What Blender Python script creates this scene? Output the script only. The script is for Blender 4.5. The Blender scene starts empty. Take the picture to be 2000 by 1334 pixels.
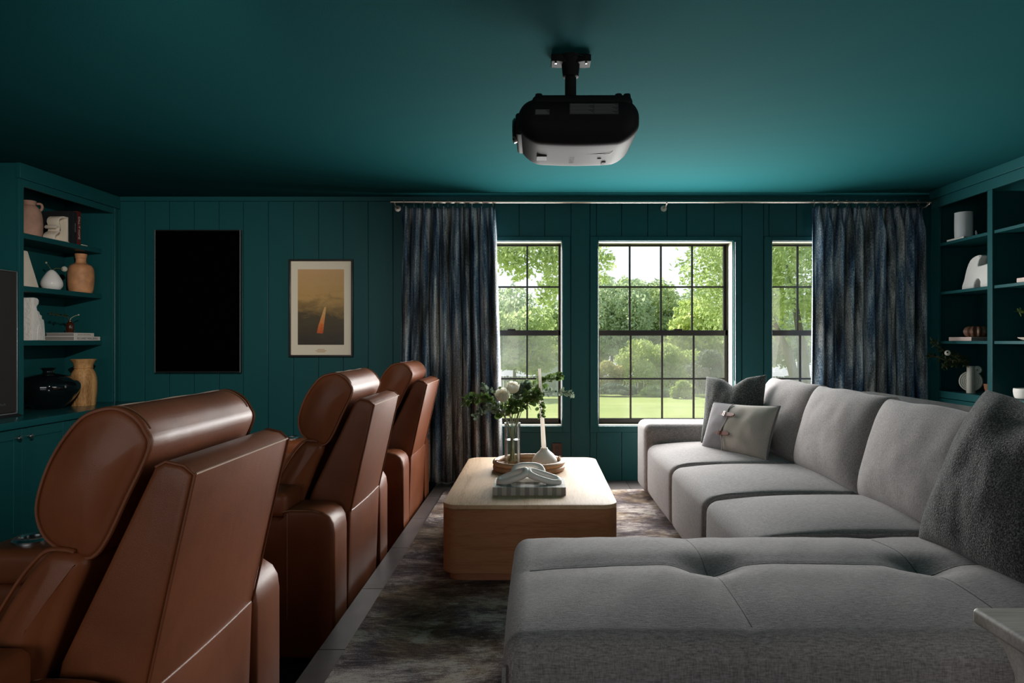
import bpy, bmesh, math, random
from mathutils import Vector, Matrix, Euler, noise as mnoise

SC = bpy.context.scene
COL = SC.collection
R = math.radians

# ------------------------------------------------------------------ camera
# z = 0 is the top of the raised platform; the lower floor by the recliners is at z = -0.20
CAMZ, FPX, VPX, VPY = 1.18, 1333.33, 1050.0, 667.0
cam = bpy.data.cameras.new('camera')
cam.lens = 24.0; cam.sensor_width = 36.0; cam.shift_x = -0.025
cam.clip_start = 0.05; cam.clip_end = 500
camo = bpy.data.objects.new('camera', cam); COL.objects.link(camo)
camo.location = (0, 0, CAMZ); camo.rotation_euler = (R(90), 0, 0)
SC.camera = camo
SC.view_settings.view_transform = 'Standard'
SC.view_settings.look = 'None'
SC.view_settings.gamma = 1.0
SC.view_settings.use_curve_mapping = False
SC.view_settings.exposure = 0.0
SC.cycles.use_denoising = True
SC.cycles.max_bounces = 10
SC.cycles.diffuse_bounces = 5
SC.cycles.transparent_max_bounces = 24
SC.cycles.sample_clamp_indirect = 6.0
SC.cycles.caustics_reflective = False
SC.cycles.caustics_refractive = False

# ------------------------------------------------------------------ world: pale hazy summer sky
w = bpy.data.worlds.new('world'); SC.world = w; w.use_nodes = True
nt = w.node_tree; nt.nodes.clear()
wo = nt.nodes.new('ShaderNodeOutputWorld'); bg = nt.nodes.new('ShaderNodeBackground')
tc = nt.nodes.new('ShaderNodeTexCoord'); sx = nt.nodes.new('ShaderNodeSeparateXYZ')
cr = nt.nodes.new('ShaderNodeValToRGB')
cr.color_ramp.elements[0].position = 0.0; cr.color_ramp.elements[0].color = (0.93, 0.96, 1.0, 1)
cr.color_ramp.elements[1].position = 0.55; cr.color_ramp.elements[1].color = (0.62, 0.80, 1.0, 1)
nt.links.new(tc.outputs['Generated'], sx.inputs[0]); nt.links.new(sx.outputs['Z'], cr.inputs[0])
nt.links.new(cr.outputs[0], bg.inputs[0]); bg.inputs[1].default_value = 1.30
nt.links.new(bg.outputs[0], wo.inputs[0])

# ------------------------------------------------------------------ sun
sun = bpy.data.lights.new('sun', 'SUN'); sun.energy = 9.5; sun.angle = R(0.9); sun.color = (1.0, 0.95, 0.86)
suno = bpy.data.objects.new('sun', sun); COL.objects.link(suno)
suno.rotation_euler = Vector((0.30, -0.90, -1.02)).to_track_quat('-Z', 'Y').to_euler()

# ------------------------------------------------------------------ daylight at the three windows, plus two added fill lamps out of view
WINX = [(-0.936, 0.209), (0.5135, 1.658), (1.989, 3.134)]
WINZ = (0.462, 2.033)
def area(name, loc, target, sx_, sy_, power, color, spread=180):
    l = bpy.data.lights.new(name, 'AREA'); l.shape = 'RECTANGLE'; l.size = sx_; l.size_y = sy_
    l.energy = power; l.color = color; l.spread = R(spread)
    o = bpy.data.objects.new(name, l); COL.objects.link(o); o.location = loc
    d = Vector(target) - Vector(loc)
    o.rotation_euler = d.to_track_quat('-Z', 'Y').to_euler()
    return o
for (a, b), p in zip(WINX, (86, 134, 64)):
    area('window_daylight', ((a+b)/2, 5.905, 1.25), ((a+b)/2, 0.0, 1.25), b-a, 1.5, p, (1.0, 0.985, 0.965), 172)
area('rear_fill_lamp', (-1.7, -2.42, 1.45), (-1.2, 5, 1.0), 2.6, 1.5, 22, (1.0, 0.92, 0.83))  # added fill lamp behind the camera, brightens surfaces facing the viewer
area('side_fill_lamp', (3.57, 1.0, 1.35), (0.0, 1.6, 1.1), 1.7, 1.3, 26, (1.0, 0.95, 0.88))  # added fill lamp from the right, out of view

# ------------------------------------------------------------------ mesh helpers (all in world coordinates)
def lerp(a, b, t): return a + (b-a)*t

class G:
    """collects geometry for ONE mesh object"""
    def __init__(s): s.v = []; s.f = []; s.uv = None
    def add(s, vf, M=None):
        V, F = vf; o = len(s.v)
        if M is not None: V = [M @ Vector(p) for p in V]
        s.v.extend([tuple(p) for p in V]); s.f.extend([tuple(i+o for i in q) for q in F])
        return s

def rbox(x0, x1, y0, y1, z0, z1, r=0.004, k=1, n=(1, 1, 1), fn=None):
    """box with rounded edges; n = cells between the roundings; fn displaces (p, uvw, outward)"""
    lo = (x0, y0, z0); hi = (x1, y1, z1)
    r = min(r, (x1-x0)/2.001, (y1-y0)/2.001, (z1-z0)/2.001)
    ax = []
    for a in range(3):
        L = []
        for i in range(k+1): L.append((lo[a]+r, -1+i/k))
        for i in range(1, n[a]): L.append((lerp(lo[a]+r, hi[a]-r, i/n[a]), 0.0))
        for i in range(k+1): L.append((hi[a]-r, i/k))
        ax.append(L)
    N = [len(L) for L in ax]
    idx = {}; V = []; F = []
    def vid(i, j, l):
        key = (i, j, l)
        if key in idx: return idx[key]
        c = Vector((ax[0][i][0], ax[1][j][0], ax[2][l][0])); q = Vector((ax[0][i][1], ax[1][j][1], ax[2][l][1]))
        if q.length > 0: q = q.normalized()
        p = c + q*r
        if fn:
            uvw = [2*(p[a]-lo[a])/(hi[a]-lo[a])-1 for a in range(3)]
            p = Vector(fn(p, uvw, q))
        idx[key] = len(V); V.append(p); return idx[key]
    for i in range(N[0]-1):
        for j in range(N[1]-1):
            F.append((vid(i, j, 0), vid(i, j+1, 0), vid(i+1, j+1, 0), vid(i+1, j, 0)))
            t = N[2]-1
            F.append((vid(i, j, t), vid(i+1, j, t), vid(i+1, j+1, t), vid(i, j+1, t)))
    for i in range(N[0]-1):
        for l in range(N[2]-1):
            F.append((vid(i, 0, l), vid(i+1, 0, l), vid(i+1, 0, l+1), vid(i, 0, l+1)))
            t = N[1]-1
            F.append((vid(i, t, l), vid(i, t, l+1), vid(i+1, t, l+1), vid(i+1, t, l)))
    for j in range(N[1]-1):
        for l in range(N[2]-1):
            F.append((vid(0, j, l), vid(0, j, l+1), vid(0, j+1, l+1), vid(0, j+1, l)))
            t = N[0]-1
            F.append((vid(t, j, l), vid(t, j+1, l), vid(t, j+1, l+1), vid(t, j, l+1)))
    return V, F

def box(x0, x1, y0, y1, z0, z1):
    V = [(x, y, z) for x in (x0, x1) for y in (y0, y1) for z in (z0, z1)]
    F = [(0, 1, 3, 2), (4, 6, 7, 5), (0, 4, 5, 1), (2, 3, 7, 6), (0, 2, 6, 4), (1, 5, 7, 3)]
    return V, F

def lathe(prof, n=32, c=(0, 0, 0), fn=None):
    """prof = [(r, z)...] revolved about z"""
    V = []; F = []; m = len(prof)
    for i in range(n):
        a = 2*math.pi*i/n
        for (r, z) in prof:
            rr = r if fn is None else fn(r, z, a)
            V.append((c[0]+rr*math.cos(a), c[1]+rr*math.sin(a), c[2]+z))
    for i in range(n):
        j = (i+1) % n
        for q in range(m-1):
            F.append((i*m+q, j*m+q, j*m+q+1, i*m+q+1))
    if prof[0][0] > 1e-6: F.append(tuple(i*m for i in reversed(range(n))))
    if prof[-1][0] > 1e-6: F.append(tuple(i*m+m-1 for i in range(n)))
    return V, F

def smooth_prof(pts, n=6):
    """catmull-rom through points"""
    out = []
    P = [pts[0]] + list(pts) + [pts[-1]]
    for i in range(1, len(P)-2):
        for s in range(n):
            t = s/n; res = []
            for a in range(len(pts[0])):
                p0, p1, p2, p3 = P[i-1][a], P[i][a], P[i+1][a], P[i+2][a]
                res.append(0.5*((2*p1)+(-p0+p2)*t+(2*p0-5*p1+4*p2-p3)*t*t+(-p0+3*p1-3*p2+p3)*t**3))
            out.append(tuple(res))
    out.append(tuple(pts[-1]))
    return out

def smooth_loop(pts, n=5):
    P = list(pts); m = len(P); out = []
    for i in range(m):
        p0, p1, p2, p3 = P[i-1], P[i], P[(i+1) % m], P[(i+2) % m]
        for s in range(n):
            t = s/n
            out.append(tuple(0.5*((2*p1[a])+(-p0[a]+p2[a])*t+(2*p0[a]-5*p1[a]+4*p2[a]-p3[a])*t*t+(-p0[a]+3*p1[a]-3*p2[a]+p3[a])*t**3) for a in range(len(p1))))
    return out

def tube(path, r, n=8, closed=False, caps=True):
    P = [Vector(p) for p in path]; m = len(P)
    rad = r if isinstance(r, (list, tuple)) else [r]*m
    V = []; F = []
    T = []
    for i in range(m):
        a = P[i-1] if (i > 0 or closed) else P[i]
        b = P[(i+1) % m] if (i < m-1 or closed) else P[i]
        d = b-a; T.append(d.normalized() if d.length > 1e-9 else Vector((0, 0, 1)))
    up = Vector((0, 0, 1)) if abs(T[0].z) < 0.9 else Vector((1, 0, 0))
    nrm = (up - T[0]*up.dot(T[0])).normalized()
    for i in range(m):
        nrm = nrm - T[i]*nrm.dot(T[i])
        nrm = nrm.normalized() if nrm.length > 1e-6 else T[i].orthogonal().normalized()
        bi = T[i].cross(nrm)
        for k in range(n):
            a = 2*math.pi*k/n
            V.append(P[i] + (nrm*math.cos(a)+bi*math.sin(a))*rad[i])
    for i in range(m if closed else m-1):
        j = (i+1) % m
        for k in range(n):
            q = (k+1) % n
            F.append((i*n+k, i*n+q, j*n+q, j*n+k))
    if caps and not closed:
        F.append(tuple(reversed(range(n)))); F.append(tuple((m-1)*n+k for k in range(n)))
    return V, F

def prism(poly, axis, a0, a1, b=0.0, k=3, bulge=0.0, nseg=1):
    """closed 2-D polygon swept along an axis ('x','y','z'), cap edges rounded by b, caps bulging outward"""
    m = len(poly)
    A = sum(poly[i][0]*poly[(i+1) % m][1]-poly[(i+1) % m][0]*poly[i][1] for i in range(m))
    nr = []
    for i in range(m):
        p, c, q = Vector(poly[i-1]), Vector(poly[i]), Vector(poly[(i+1) % m])
        e1 = (c-p); e2 = (q-c)
        n1 = Vector((e1.y, -e1.x)); n2 = Vector((e2.y, -e2.x))
        n1 = n1.normalized() if n1.length > 1e-9 else n2; n2 = n2.normalized() if n2.length > 1e-9 else n1
        s = n1+n2; s = s.normalized() if s.length > 1e-6 else n1
        s = s/max(0.5, s.dot(n1))
        nr.append(s if A > 0 else -s)
    cx = sum(p[0] for p in poly)/m; cy = sum(p[1] for p in poly)/m
    rings = []
    def put(u, v, a):
        return {'x': (a, u, v), 'y': (u, a, v), 'z': (u, v, a)}[axis]
    def ring(inset, a): return [put(poly[i][0]-nr[i].x*inset, poly[i][1]-nr[i].y*inset, a) for i in range(m)]
    if bulge:
        for s in (0.25, 0.5, 0.75, 0.9):
            rings.append([put(cx+(poly[i][0]-nr[i].x*b-cx)*s, cy+(poly[i][1]-nr[i].y*b-cy)*s, a0-bulge*(1-s*s)) for i in range(m)])
    if b > 0:
        for i in range(k):
            t = i/k*math.pi/2
            rings.append(ring(b*(1-math.sin(t)), a0+b*(1-math.cos(t))))
        rings.append(ring(0, a0+b))
        for i in range(1, nseg): rings.append(ring(0, lerp(a0+b, a1-b, i/nseg)))
        rings.append(ring(0, a1-b))
        for i in reversed(range(k)):
            t = i/k*math.pi/2
            rings.append(ring(b*(1-math.sin(t)), a1-b*(1-math.cos(t))))
    else:
        for i in range(nseg+1): rings.append(ring(0, lerp(a0, a1, i/nseg)))
    if bulge:
        for s in (0.9, 0.75, 0.5, 0.25):
            rings.append([put(cx+(poly[i][0]-nr[i].x*b-cx)*s, cy+(poly[i][1]-nr[i].y*b-cy)*s, a1+bulge*(1-s*s)) for i in range(m)])
    V = [p for rg in rings for p in rg]; F = []
    for q in range(len(rings)-1):
        for i in range(m):
            j = (i+1) % m
            F.append((q*m+i, q*m+j, (q+1)*m+j, (q+1)*m+i))
    F.append(tuple(reversed(range(m)))); F.append(tuple((len(rings)-1)*m+i for i in range(m)))
    return V, F

def rrect(x0, x1, y0, y1, r, k=6):
    out = []
    for (cx, cy, a0) in ((x1-r, y1-r, 0), (x0+r, y1-r, 90), (x0+r, y0+r, 180), (x1-r, y0+r, 270)):
        for i in range(k+1):
            a = R(a0+90*i/k); out.append((cx+r*math.cos(a), cy+r*math.sin(a)))
    return out

def pillow(w, h, t, n=30, pinch=0.07, ex=0.42, chop=0.0, wr=0.0, seed=0, full=2.0):
    """scatter cushion: width along local x, height along local z, thickness along local y"""
    V = []; F = []
    def pt(i, j, s):
        u = -1+2*i/n; v = -1+2*j/n
        # denser rows by the seam
        u = math.copysign(1-(1-abs(u))**1.25, u); v = math.copysign(1-(1-abs(v))**1.25, v)
        X = u*w/2*(1-pinch*(1-v*v)); Z = v*h/2*(1-pinch*(1-u*u))
        T = t/2*(max(0, (1-abs(u)**full)*(1-abs(v)**full)))**ex
        dz = -chop*math.exp(-(u/0.30)**2)*max(0, (v+0.35)/1.35)**2
        T += abs(chop)*0.25*math.exp(-((abs(u)-0.5)/0.25)**2)*max(0, v)*(1 if abs(v) < 0.999 and abs(u) < 0.999 else 0)*T/(t/2)
        if wr:
            nz = mnoise.noise(Vector((u*2.2+seed, v*2.2-seed, s*3.1+seed)))
            nz += 0.5*mnoise.noise(Vector((u*5+seed, v*2.5, s*2)))
            T *= 1+wr*nz
        return (X, s*T, Z+dz)
    for s in (-1, 1):
        o = len(V)
        for i in range(n+1):
            for j in range(n+1): V.append(pt(i, j, s))
        for i in range(n):
            for j in range(n):
                q = (o+i*(n+1)+j, o+(i+1)*(n+1)+j, o+(i+1)*(n+1)+j+1, o+i*(n+1)+j+1)
                F.append(q if s < 0 else tuple(reversed(q)))
    return V, F

def pillow_edge(w, h, pinch, chop=0.0, n=24):
    pts = []
    def e(u, v):
        return (u*w/2*(1-pinch*(1-v*v)), 0, v*h/2*(1-pinch*(1-u*u)) - chop*math.exp(-(u/0.30)**2)*max(0, (v+0.35)/1.35)**2)
    for i in range(n): pts.append(e(-1+2*i/n, -1))
    for i in range(n): pts.append(e(1, -1+2*i/n))
    for i in range(n): pts.append(e(1-2*i/n, 1))
    for i in range(n): pts.append(e(-1, 1-2*i/n))
    return pts

# ------------------------------------------------------------------ object helpers
def tag(o, label=None, cat=None, group=None, kind=None):
    if label: o['label'] = label
    if cat: o['category'] = cat
    if group: o['group'] = group
    if kind: o['kind'] = kind
    return o

def wloc(o):
    p = Vector((0, 0, 0))
    while o is not None: p += Vector(o.location); o = o.parent
    return p

def obj(name, g, m, parent=None, base=None, angle=38, weld=False, smooth=True, mods=None):
    """link g (world coordinates) as one mesh object; its origin is `base` (or the parent's origin)"""
    if isinstance(g, tuple): g = G().add(g)
    po = wloc(parent) if parent is not None else Vector((0, 0, 0))
    org = Vector(base) if base is not None else po
    if len(g.f) <= 60 and len(g.v) <= 60: angle = min(angle, 20)
    me = bpy.data.meshes.new(name)
    me.from_pydata([(p[0]-org.x, p[1]-org.y, p[2]-org.z) for p in g.v], [], g.f)
    if weld:
        bm = bmesh.new(); bm.from_mesh(me); bmesh.ops.remove_doubles(bm, verts=bm.verts, dist=1e-5)
        bmesh.ops.recalc_face_normals(bm, faces=bm.faces); bm.to_mesh(me); bm.free()
    me.validate()
    if smooth:
        me.polygons.foreach_set('use_smooth', [True]*len(me.polygons)); me.set_sharp_from_angle(angle=R(angle))
    me.materials.append(M[m] if isinstance(m, str) else m)
    o = bpy.data.objects.new(name, me); COL.objects.link(o)
    o.location = org - po
    if parent is not None: o.parent = parent
    return o

def thing(name, label, cat, loc=(0, 0, 0), group=None, kind=None):
    o = bpy.data.objects.new(name, None); COL.objects.link(o); o.location = loc
    o.empty_display_size = 0.1
    return tag(o, label, cat, group, kind)

def struct(name, g, m, base=None, parent=None):
    o = obj(name, g, m, parent, base)
    if parent is None: o['kind'] = 'structure'
    return o

def dup(root, loc, label):
    r = root.copy(); COL.objects.link(r); r.location = loc; r['label'] = label
    for ch in list(root.children):
        c = ch.copy(); COL.objects.link(c); c.parent = r
        for gch in list(ch.children):
            d = gch.copy(); COL.objects.link(d); d.parent = c
    return r

def share(src, loc, parent):
    c = src.copy(); COL.objects.link(c); c.parent = parent; c.location = loc; return c

def text_geo(body, size, extrude=0.0004):
    cu = bpy.data.curves.new('lettering', 'FONT'); cu.body = body; cu.size = size; cu.extrude = extrude
    cu.align_x = 'CENTER'; cu.align_y = 'CENTER'; cu.resolution_u = 3
    to = bpy.data.objects.new('lettering', cu); COL.objects.link(to)
    me = bpy.data.meshes.new_from_object(to)
    V = [tuple(v.co) for v in me.vertices]; F = [tuple(p.vertices) for p in me.polygons]
    bpy.data.objects.remove(to); bpy.data.meshes.remove(me); bpy.data.curves.remove(cu)
    return V, F

def basis(o, ex, ey, ez):
    return Matrix(((ex[0], ey[0], ez[0], o[0]), (ex[1], ey[1], ez[1], o[1]), (ex[2], ey[2], ez[2], o[2]), (0, 0, 0, 1)))

# ------------------------------------------------------------------ materials
M = {}
def new_mat(name):
    m = bpy.data.materials.new(name); m.use_nodes = True
    nt = m.node_tree; nt.nodes.clear()
    out = nt.nodes.new('ShaderNodeOutputMaterial'); b = nt.nodes.new('ShaderNodeBsdfPrincipled')
    nt.links.new(b.outputs[0], out.inputs[0]); M[name] = m
    return m, nt, b, out

def node(nt, t, **kw):
    n = nt.nodes.new(t)
    for k, v in kw.items():
        if k.startswith('i_'):
            key = k[2:]; key = int(key) if key.isdigit() else key.replace('_', ' ')
            n.inputs[key].default_value = v
        else: setattr(n, k, v)
    return n

def coords(nt, scale=(1, 1, 1), kind='Object'):
    t = nt.nodes.new('ShaderNodeTexCoord'); mp = nt.nodes.new('ShaderNodeMapping')
    mp.inputs['Scale'].default_value = scale
    nt.links.new(t.outputs[kind], mp.inputs[0]); return mp.outputs[0]

def ramp(nt, src, stops, interp='LINEAR'):
    r = nt.nodes.new('ShaderNodeValToRGB'); e = r.color_ramp
    e.interpolation = interp
    while len(e.elements) < len(stops): e.elements.new(0.5)
    for el, (p, c) in zip(e.elements, stops):
        el.position = p; el.color = (c[0], c[1], c[2], 1) if not isinstance(c, (int, float)) else (c, c, c, 1)
    nt.links.new(src, r.inputs[0]); return r.outputs[0]

def bump(nt, b, height, strength=0.2, dist=0.01):
    bp = node(nt, 'ShaderNodeBump', i_Strength=strength, i_Distance=dist)
    nt.links.new(height, bp.inputs['Height']); nt.links.new(bp.outputs[0], b.inputs['Normal'])

def simple(name, col, rough=0.5, metal=0.0, spec=0.5, bscale=0, bstr=0.1, bdist=0.002, var=0.0, vscale=6, coat=0.0):
    m, nt, b, out = new_mat(name)
    b.inputs['Base Color'].default_value = (*col, 1); b.inputs['Roughness'].default_value = rough
    b.inputs['Metallic'].default_value = metal; b.inputs['Specular IOR Level'].default_value = spec
    if coat: b.inputs['Coat Weight'].default_value = coat; b.inputs['Coat Roughness'].default_value = 0.1
    if bscale:
        n = node(nt, 'ShaderNodeTexNoise', i_Scale=bscale, i_Detail=4.0); nt.links.new(coords(nt), n.inputs['Vector'])
        bump(nt, b, n.outputs['Fac'], bstr, bdist)
    if var:
        n2 = node(nt, 'ShaderNodeTexNoise', i_Scale=vscale, i_Detail=5.0); nt.links.new(coords(nt), n2.inputs['Vector'])
        lo = [c*(1-var) for c in col]; hi = [min(1, c*(1+var)) for c in col]
        nt.links.new(ramp(nt, n2.outputs['Fac'], [(0.3, lo), (0.7, hi)]), b.inputs['Base Color'])
    return m

TEAL = (0.0072, 0.074, 0.080)
simple('teal_paint', TEAL, 0.45, spec=0.22, bscale=220, bstr=0.06, bdist=0.001)
simple('teal_ceiling', TEAL, 0.95, spec=0.04, bscale=160, bstr=0.25, bdist=0.002)
simple('teal_gloss', TEAL, 0.22, bscale=60, bstr=0.02, bdist=0.001)
simple('teal_back', (0.009, 0.05, 0.053), 0.5)
simple('jamb_cream', (0.150, 0.150, 0.115), 0.6, spec=0.2)
simple('black_sash', (0.016, 0.012, 0.010), 0.4)
simple('black_screen', (0.0010, 0.0010, 0.0011), 0.9, spec=0.0)
simple('black_frame', (0.012, 0.011, 0.011), 0.35)
simple('black_plastic', (0.010, 0.010, 0.011), 0.60, spec=0.05, bscale=500, bstr=0.05, bdist=0.0005)
simple('grey_plastic', (0.03, 0.028, 0.026), 0.6, spec=0.1, bscale=500, bstr=0.05, bdist=0.0005)
simple('grille_cloth', (0.018, 0.015, 0.015), 0.85, bscale=900, bstr=0.3, bdist=0.001)
simple('silver_trim', (0.45, 0.45, 0.46), 0.35, metal=0.8)
simple('nickel', (0.50, 0.45, 0.39), 0.36, metal=1.0)
simple('steel', (0.55, 0.56, 0.58), 0.22, metal=1.0)
simple('dark_hole', (0.01, 0.01, 0.012), 0.4)
simple('label_print', (0.13, 0.135, 0.14), 0.7, spec=0.1)
simple('label_ground', (0.018, 0.019, 0.020), 0.5)
simple('mat_board', (0.80, 0.72, 0.58), 0.8, bscale=300, bstr=0.05)
simple('gold_print', (0.45, 0.25, 0.06), 0.5)
simple('white_ceramic', (0.88, 0.83, 0.77), 0.55, bscale=60, bstr=0.15, bdist=0.002, var=0.06)
simple('white_glaze', (0.82, 0.81, 0.80), 0.12)
simple('rough_plaster', (0.82, 0.80, 0.77), 0.8, bscale=45, bstr=0.9, bdist=0.008)
simple('cream_stone', (0.76, 0.68, 0.57), 0.6, bscale=40, bstr=0.1, bdist=0.002, var=0.06)
simple('grey_ceramic', (0.50, 0.48, 0.42), 0.65, bscale=80, bstr=0.1, bdist=0.001)
simple('white_matt', (0.62, 0.66, 0.68), 0.5)
simple('pink_clay', (0.42, 0.245, 0.185), 0.85, bscale=30, bstr=0.5, bdist=0.004, var=0.18, vscale=12)
simple('tan_clay', (0.55, 0.26, 0.12), 0.62, bscale=26, bstr=0.4, bdist=0.004, var=0.25, vscale=18)
simple('terracotta', (0.36, 0.13, 0.06), 0.6)
simple('carved_brown', (0.13, 0.055, 0.028), 0.5, bscale=40, bstr=0.3, bdist=0.003, var=0.3, vscale=20)
simple('paper', (0.60, 0.56, 0.48), 0.8)
simple('paper_grey', (0.27, 0.25, 0.23), 0.8)
simple('book_white', (0.76, 0.73, 0.68), 0.5)
simple('book_black', (0.014, 0.016, 0.018), 0.5)
simple('book_red', (0.12, 0.014, 0.014), 0.5)
simple('book_pink', (0.60, 0.47, 0.42), 0.6)
simple('ink_white', (0.62, 0.60, 0.55), 0.6)
simple('ink_grey', (0.16, 0.15, 0.14), 0.6)
simple('ink_pale', (0.30, 0.28, 0.25), 0.6)
simple('stem_green', (0.10, 0.13, 0.035), 0.6)
simple('stem_brown', (0.12, 0.075, 0.04), 0.7)
simple('stem_pale', (0.30, 0.35, 0.22), 0.6)
simple('strap_leather', (0.16, 0.035, 0.016), 0.4, bscale=90, bstr=0.1)
simple('buckle', (0.75, 0.72, 0.68), 0.3, metal=1.0)
simple('stitch', (0.36, 0.19, 0.11), 0.6)
simple('pale_stitch', (0.40, 0.27, 0.20), 0.6)
simple('outlet_brown', (0.045, 0.014, 0.010), 0.35)
simple('fence_wood', (0.24, 0.23, 0.22), 0.85, var=0.15)
simple('shed_paint', (0.55, 0.58, 0.66), 0.7)
simple('shed_roof', (0.42, 0.42, 0.44), 0.8)
simple('bark', (0.16, 0.13, 0.10), 0.9, bscale=12, bstr=0.6, bdist=0.03)
simple('wick', (0.25, 0.23, 0.2), 0.8)

def leather():
    m, nt, b, out = new_mat('leather')
    n = node(nt, 'ShaderNodeTexNoise', i_Scale=5.0, i_Detail=4.0); nt.links.new(coords(nt), n.inputs['Vector'])
    nt.links.new(ramp(nt, n.outputs['Fac'], [(0.3, (0.175, 0.049, 0.017)), (0.7, (0.240, 0.071, 0.026))]), b.inputs['Base Color'])
    v = node(nt, 'ShaderNodeTexVoronoi', i_Scale=330.0); v.feature = 'DISTANCE_TO_EDGE'; nt.links.new(coords(nt), v.inputs['Vector'])
    n2 = node(nt, 'ShaderNodeTexNoise', i_Scale=14.0, i_Detail=2.0); nt.links.new(coords(nt), n2.inputs['Vector'])
    mx = node(nt, 'ShaderNodeMath', operation='MULTIPLY_ADD'); mx.inputs[1].default_value = 0.30
    nt.links.new(v.outputs['Distance'], mx.inputs[0]); nt.links.new(n2.outputs['Fac'], mx.inputs[2])
    bump(nt, b, mx.outputs[0], 0.22, 0.006)
    b.inputs['Roughness'].default_value = 0.42; b.inputs['Specular IOR Level'].default_value = 0.36
leather()

def weave(name, c0, c1, s=260, stretch=(1, 1, 0.18), bs=0.35, c_mid=None):
    m, nt, b, out = new_mat(name)
    n = node(nt, 'ShaderNodeTexNoise', i_Scale=s, i_Detail=3.0, i_Roughness=0.7); nt.links.new(coords(nt, stretch), n.inputs['Vector'])
    n1 = node(nt, 'ShaderNodeTexNoise', i_Scale=s*1.1, i_Detail=2.0); nt.links.new(coords(nt, (stretch[2], 1, 1)), n1.inputs['Vector'])
    n3 = node(nt, 'ShaderNodeTexNoise', i_Scale=3.0, i_Detail=3.0); nt.links.new(coords(nt), n3.inputs['Vector'])
    a = node(nt, 'ShaderNodeMath', operation='ADD'); nt.links.new(n.outputs['Fac'], a.inputs[0]); nt.links.new(n1.outputs['Fac'], a.inputs[1])
    a2 = node(nt, 'ShaderNodeMath', operation='MULTIPLY_ADD'); a2.inputs[1].default_value = 0.45
    nt.links.new(a.outputs[0], a2.inputs[0])
    sc = node(nt, 'ShaderNodeMath', operation='MULTIPLY'); sc.inputs[1].default_value = 0.12
    nt.links.new(n3.outputs['Fac'], sc.inputs[0]); nt.links.new(sc.outputs[0], a2.inputs[2])
    nt.links.new(ramp(nt, a2.outputs[0], [(0.36, c0), (0.66, c1)]), b.inputs['Base Color'])
    bump(nt, b, a.outputs[0], bs, 0.002)
    b.inputs['Roughness'].default_value = 0.9; b.inputs['Specular IOR Level'].default_value = 0.15
    b.inputs['Sheen Weight'].default_value = 0.15
weave('sofa_fabric', (0.130, 0.119, 0.117), (0.380, 0.347, 0.340), 260)
weave('seam_thread', (0.05, 0.046, 0.043), (0.09, 0.082, 0.076), 260)
weave('linen_light', (0.34, 0.31, 0.27), (0.47, 0.43, 0.38), 420, bs=0.2)
weave('linen_grey', (0.12, 0.11, 0.12), (0.20, 0.185, 0.195), 420, bs=0.2)

def boucle():
    m, nt, b, out = new_mat('boucle')
    v = node(nt, 'ShaderNodeTexVoronoi', i_Scale=210.0); nt.links.new(coords(nt), v.inputs['Vector'])
    n = node(nt, 'ShaderNodeTexNoise', i_Scale=190.0, i_Detail=2.0); nt.links.new(coords(nt), n.inputs['Vector'])
    nt.links.new(ramp(nt, n.outputs['Fac'], [(0.35, (0.028, 0.030, 0.030)), (0.55, (0.095, 0.098, 0.092)), (0.72, (0.24, 0.24, 0.22))]), b.inputs['Base Color'])
    inv = node(nt, 'ShaderNodeMath', operation='SUBTRACT'); inv.inputs[0].default_value = 1.0
    nt.links.new(v.outputs['Distance'], inv.inputs[1]); bump(nt, b, inv.outputs[0], 0.8, 0.004)
    b.inputs['Roughness'].default_value = 0.95; b.inputs['Specular IOR Level'].default_value = 0.1
    b.inputs['Sheen Weight'].default_value = 0.2
boucle()

def wood(name, c0, c1, c2, grain_axis='y', rough=0.58, s=1.0):
    m, nt, b, out = new_mat(name)
    st = {'x': (0.55, 7, 7), 'y': (7, 0.55, 7), 'z': (7, 7, 0.55)}[grain_axis]
    st = tuple(q*s for q in st)
    n = node(nt, 'ShaderNodeTexNoise', i_Scale=1.5, i_Detail=5.0, i_Distortion=1.2); nt.links.new(coords(nt, st), n.inputs['Vector'])
    st2 = tuple(q*9 for q in st)
    n2 = node(nt, 'ShaderNodeTexNoise', i_Scale=3.0, i_Detail=3.0); nt.links.new(coords(nt, st2), n2.inputs['Vector'])
    a = node(nt, 'ShaderNodeMath', operation='MULTIPLY_ADD'); a.inputs[1].default_value = 0.45
    nt.links.new(n2.outputs['Fac'], a.inputs[0])
    h = node(nt, 'ShaderNodeMath', operation='MULTIPLY'); h.inputs[1].default_value = 0.6; nt.links.new(n.outputs['Fac'], h.inputs[0])
    nt.links.new(h.outputs[0], a.inputs[2])
    nt.links.new(ramp(nt, a.outputs[0], [(0.38, c0), (0.52, c1), (0.68, c2)]), b.inputs['Base Color'])
    bump(nt, b, n2.outputs['Fac'], 0.06, 0.001)
    b.inputs['Roughness'].default_value = rough; b.inputs['Specular IOR Level'].default_value = 0.3
wood('oak_top', (0.43, 0.265, 0.145), (0.56, 0.37, 0.215), (0.62, 0.43, 0.27), 'y')
wood('oak_side', (0.27, 0.108, 0.043), (0.345, 0.150, 0.063), (0.385, 0.175, 0.080), 'x')
wood('oak_plinth', (0.25, 0.095, 0.045), (0.30, 0.12, 0.055), (0.34, 0.14, 0.065), 'x')
wood('carved_wood', (0.18, 0.075, 0.022), (0.46, 0.24, 0.09), (0.66, 0.39, 0.17), 'z', 0.6, 1.6)
wood('rattan', (0.20, 0.10, 0.05), (0.40, 0.235, 0.13), (0.52, 0.33, 0.20), 'x', 0.45, 2.0)
wood('stone_table', (0.30, 0.26, 0.23), (0.40, 0.36, 0.33), (0.52, 0.48, 0.45), 'x', 0.4, 0.8)

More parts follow.
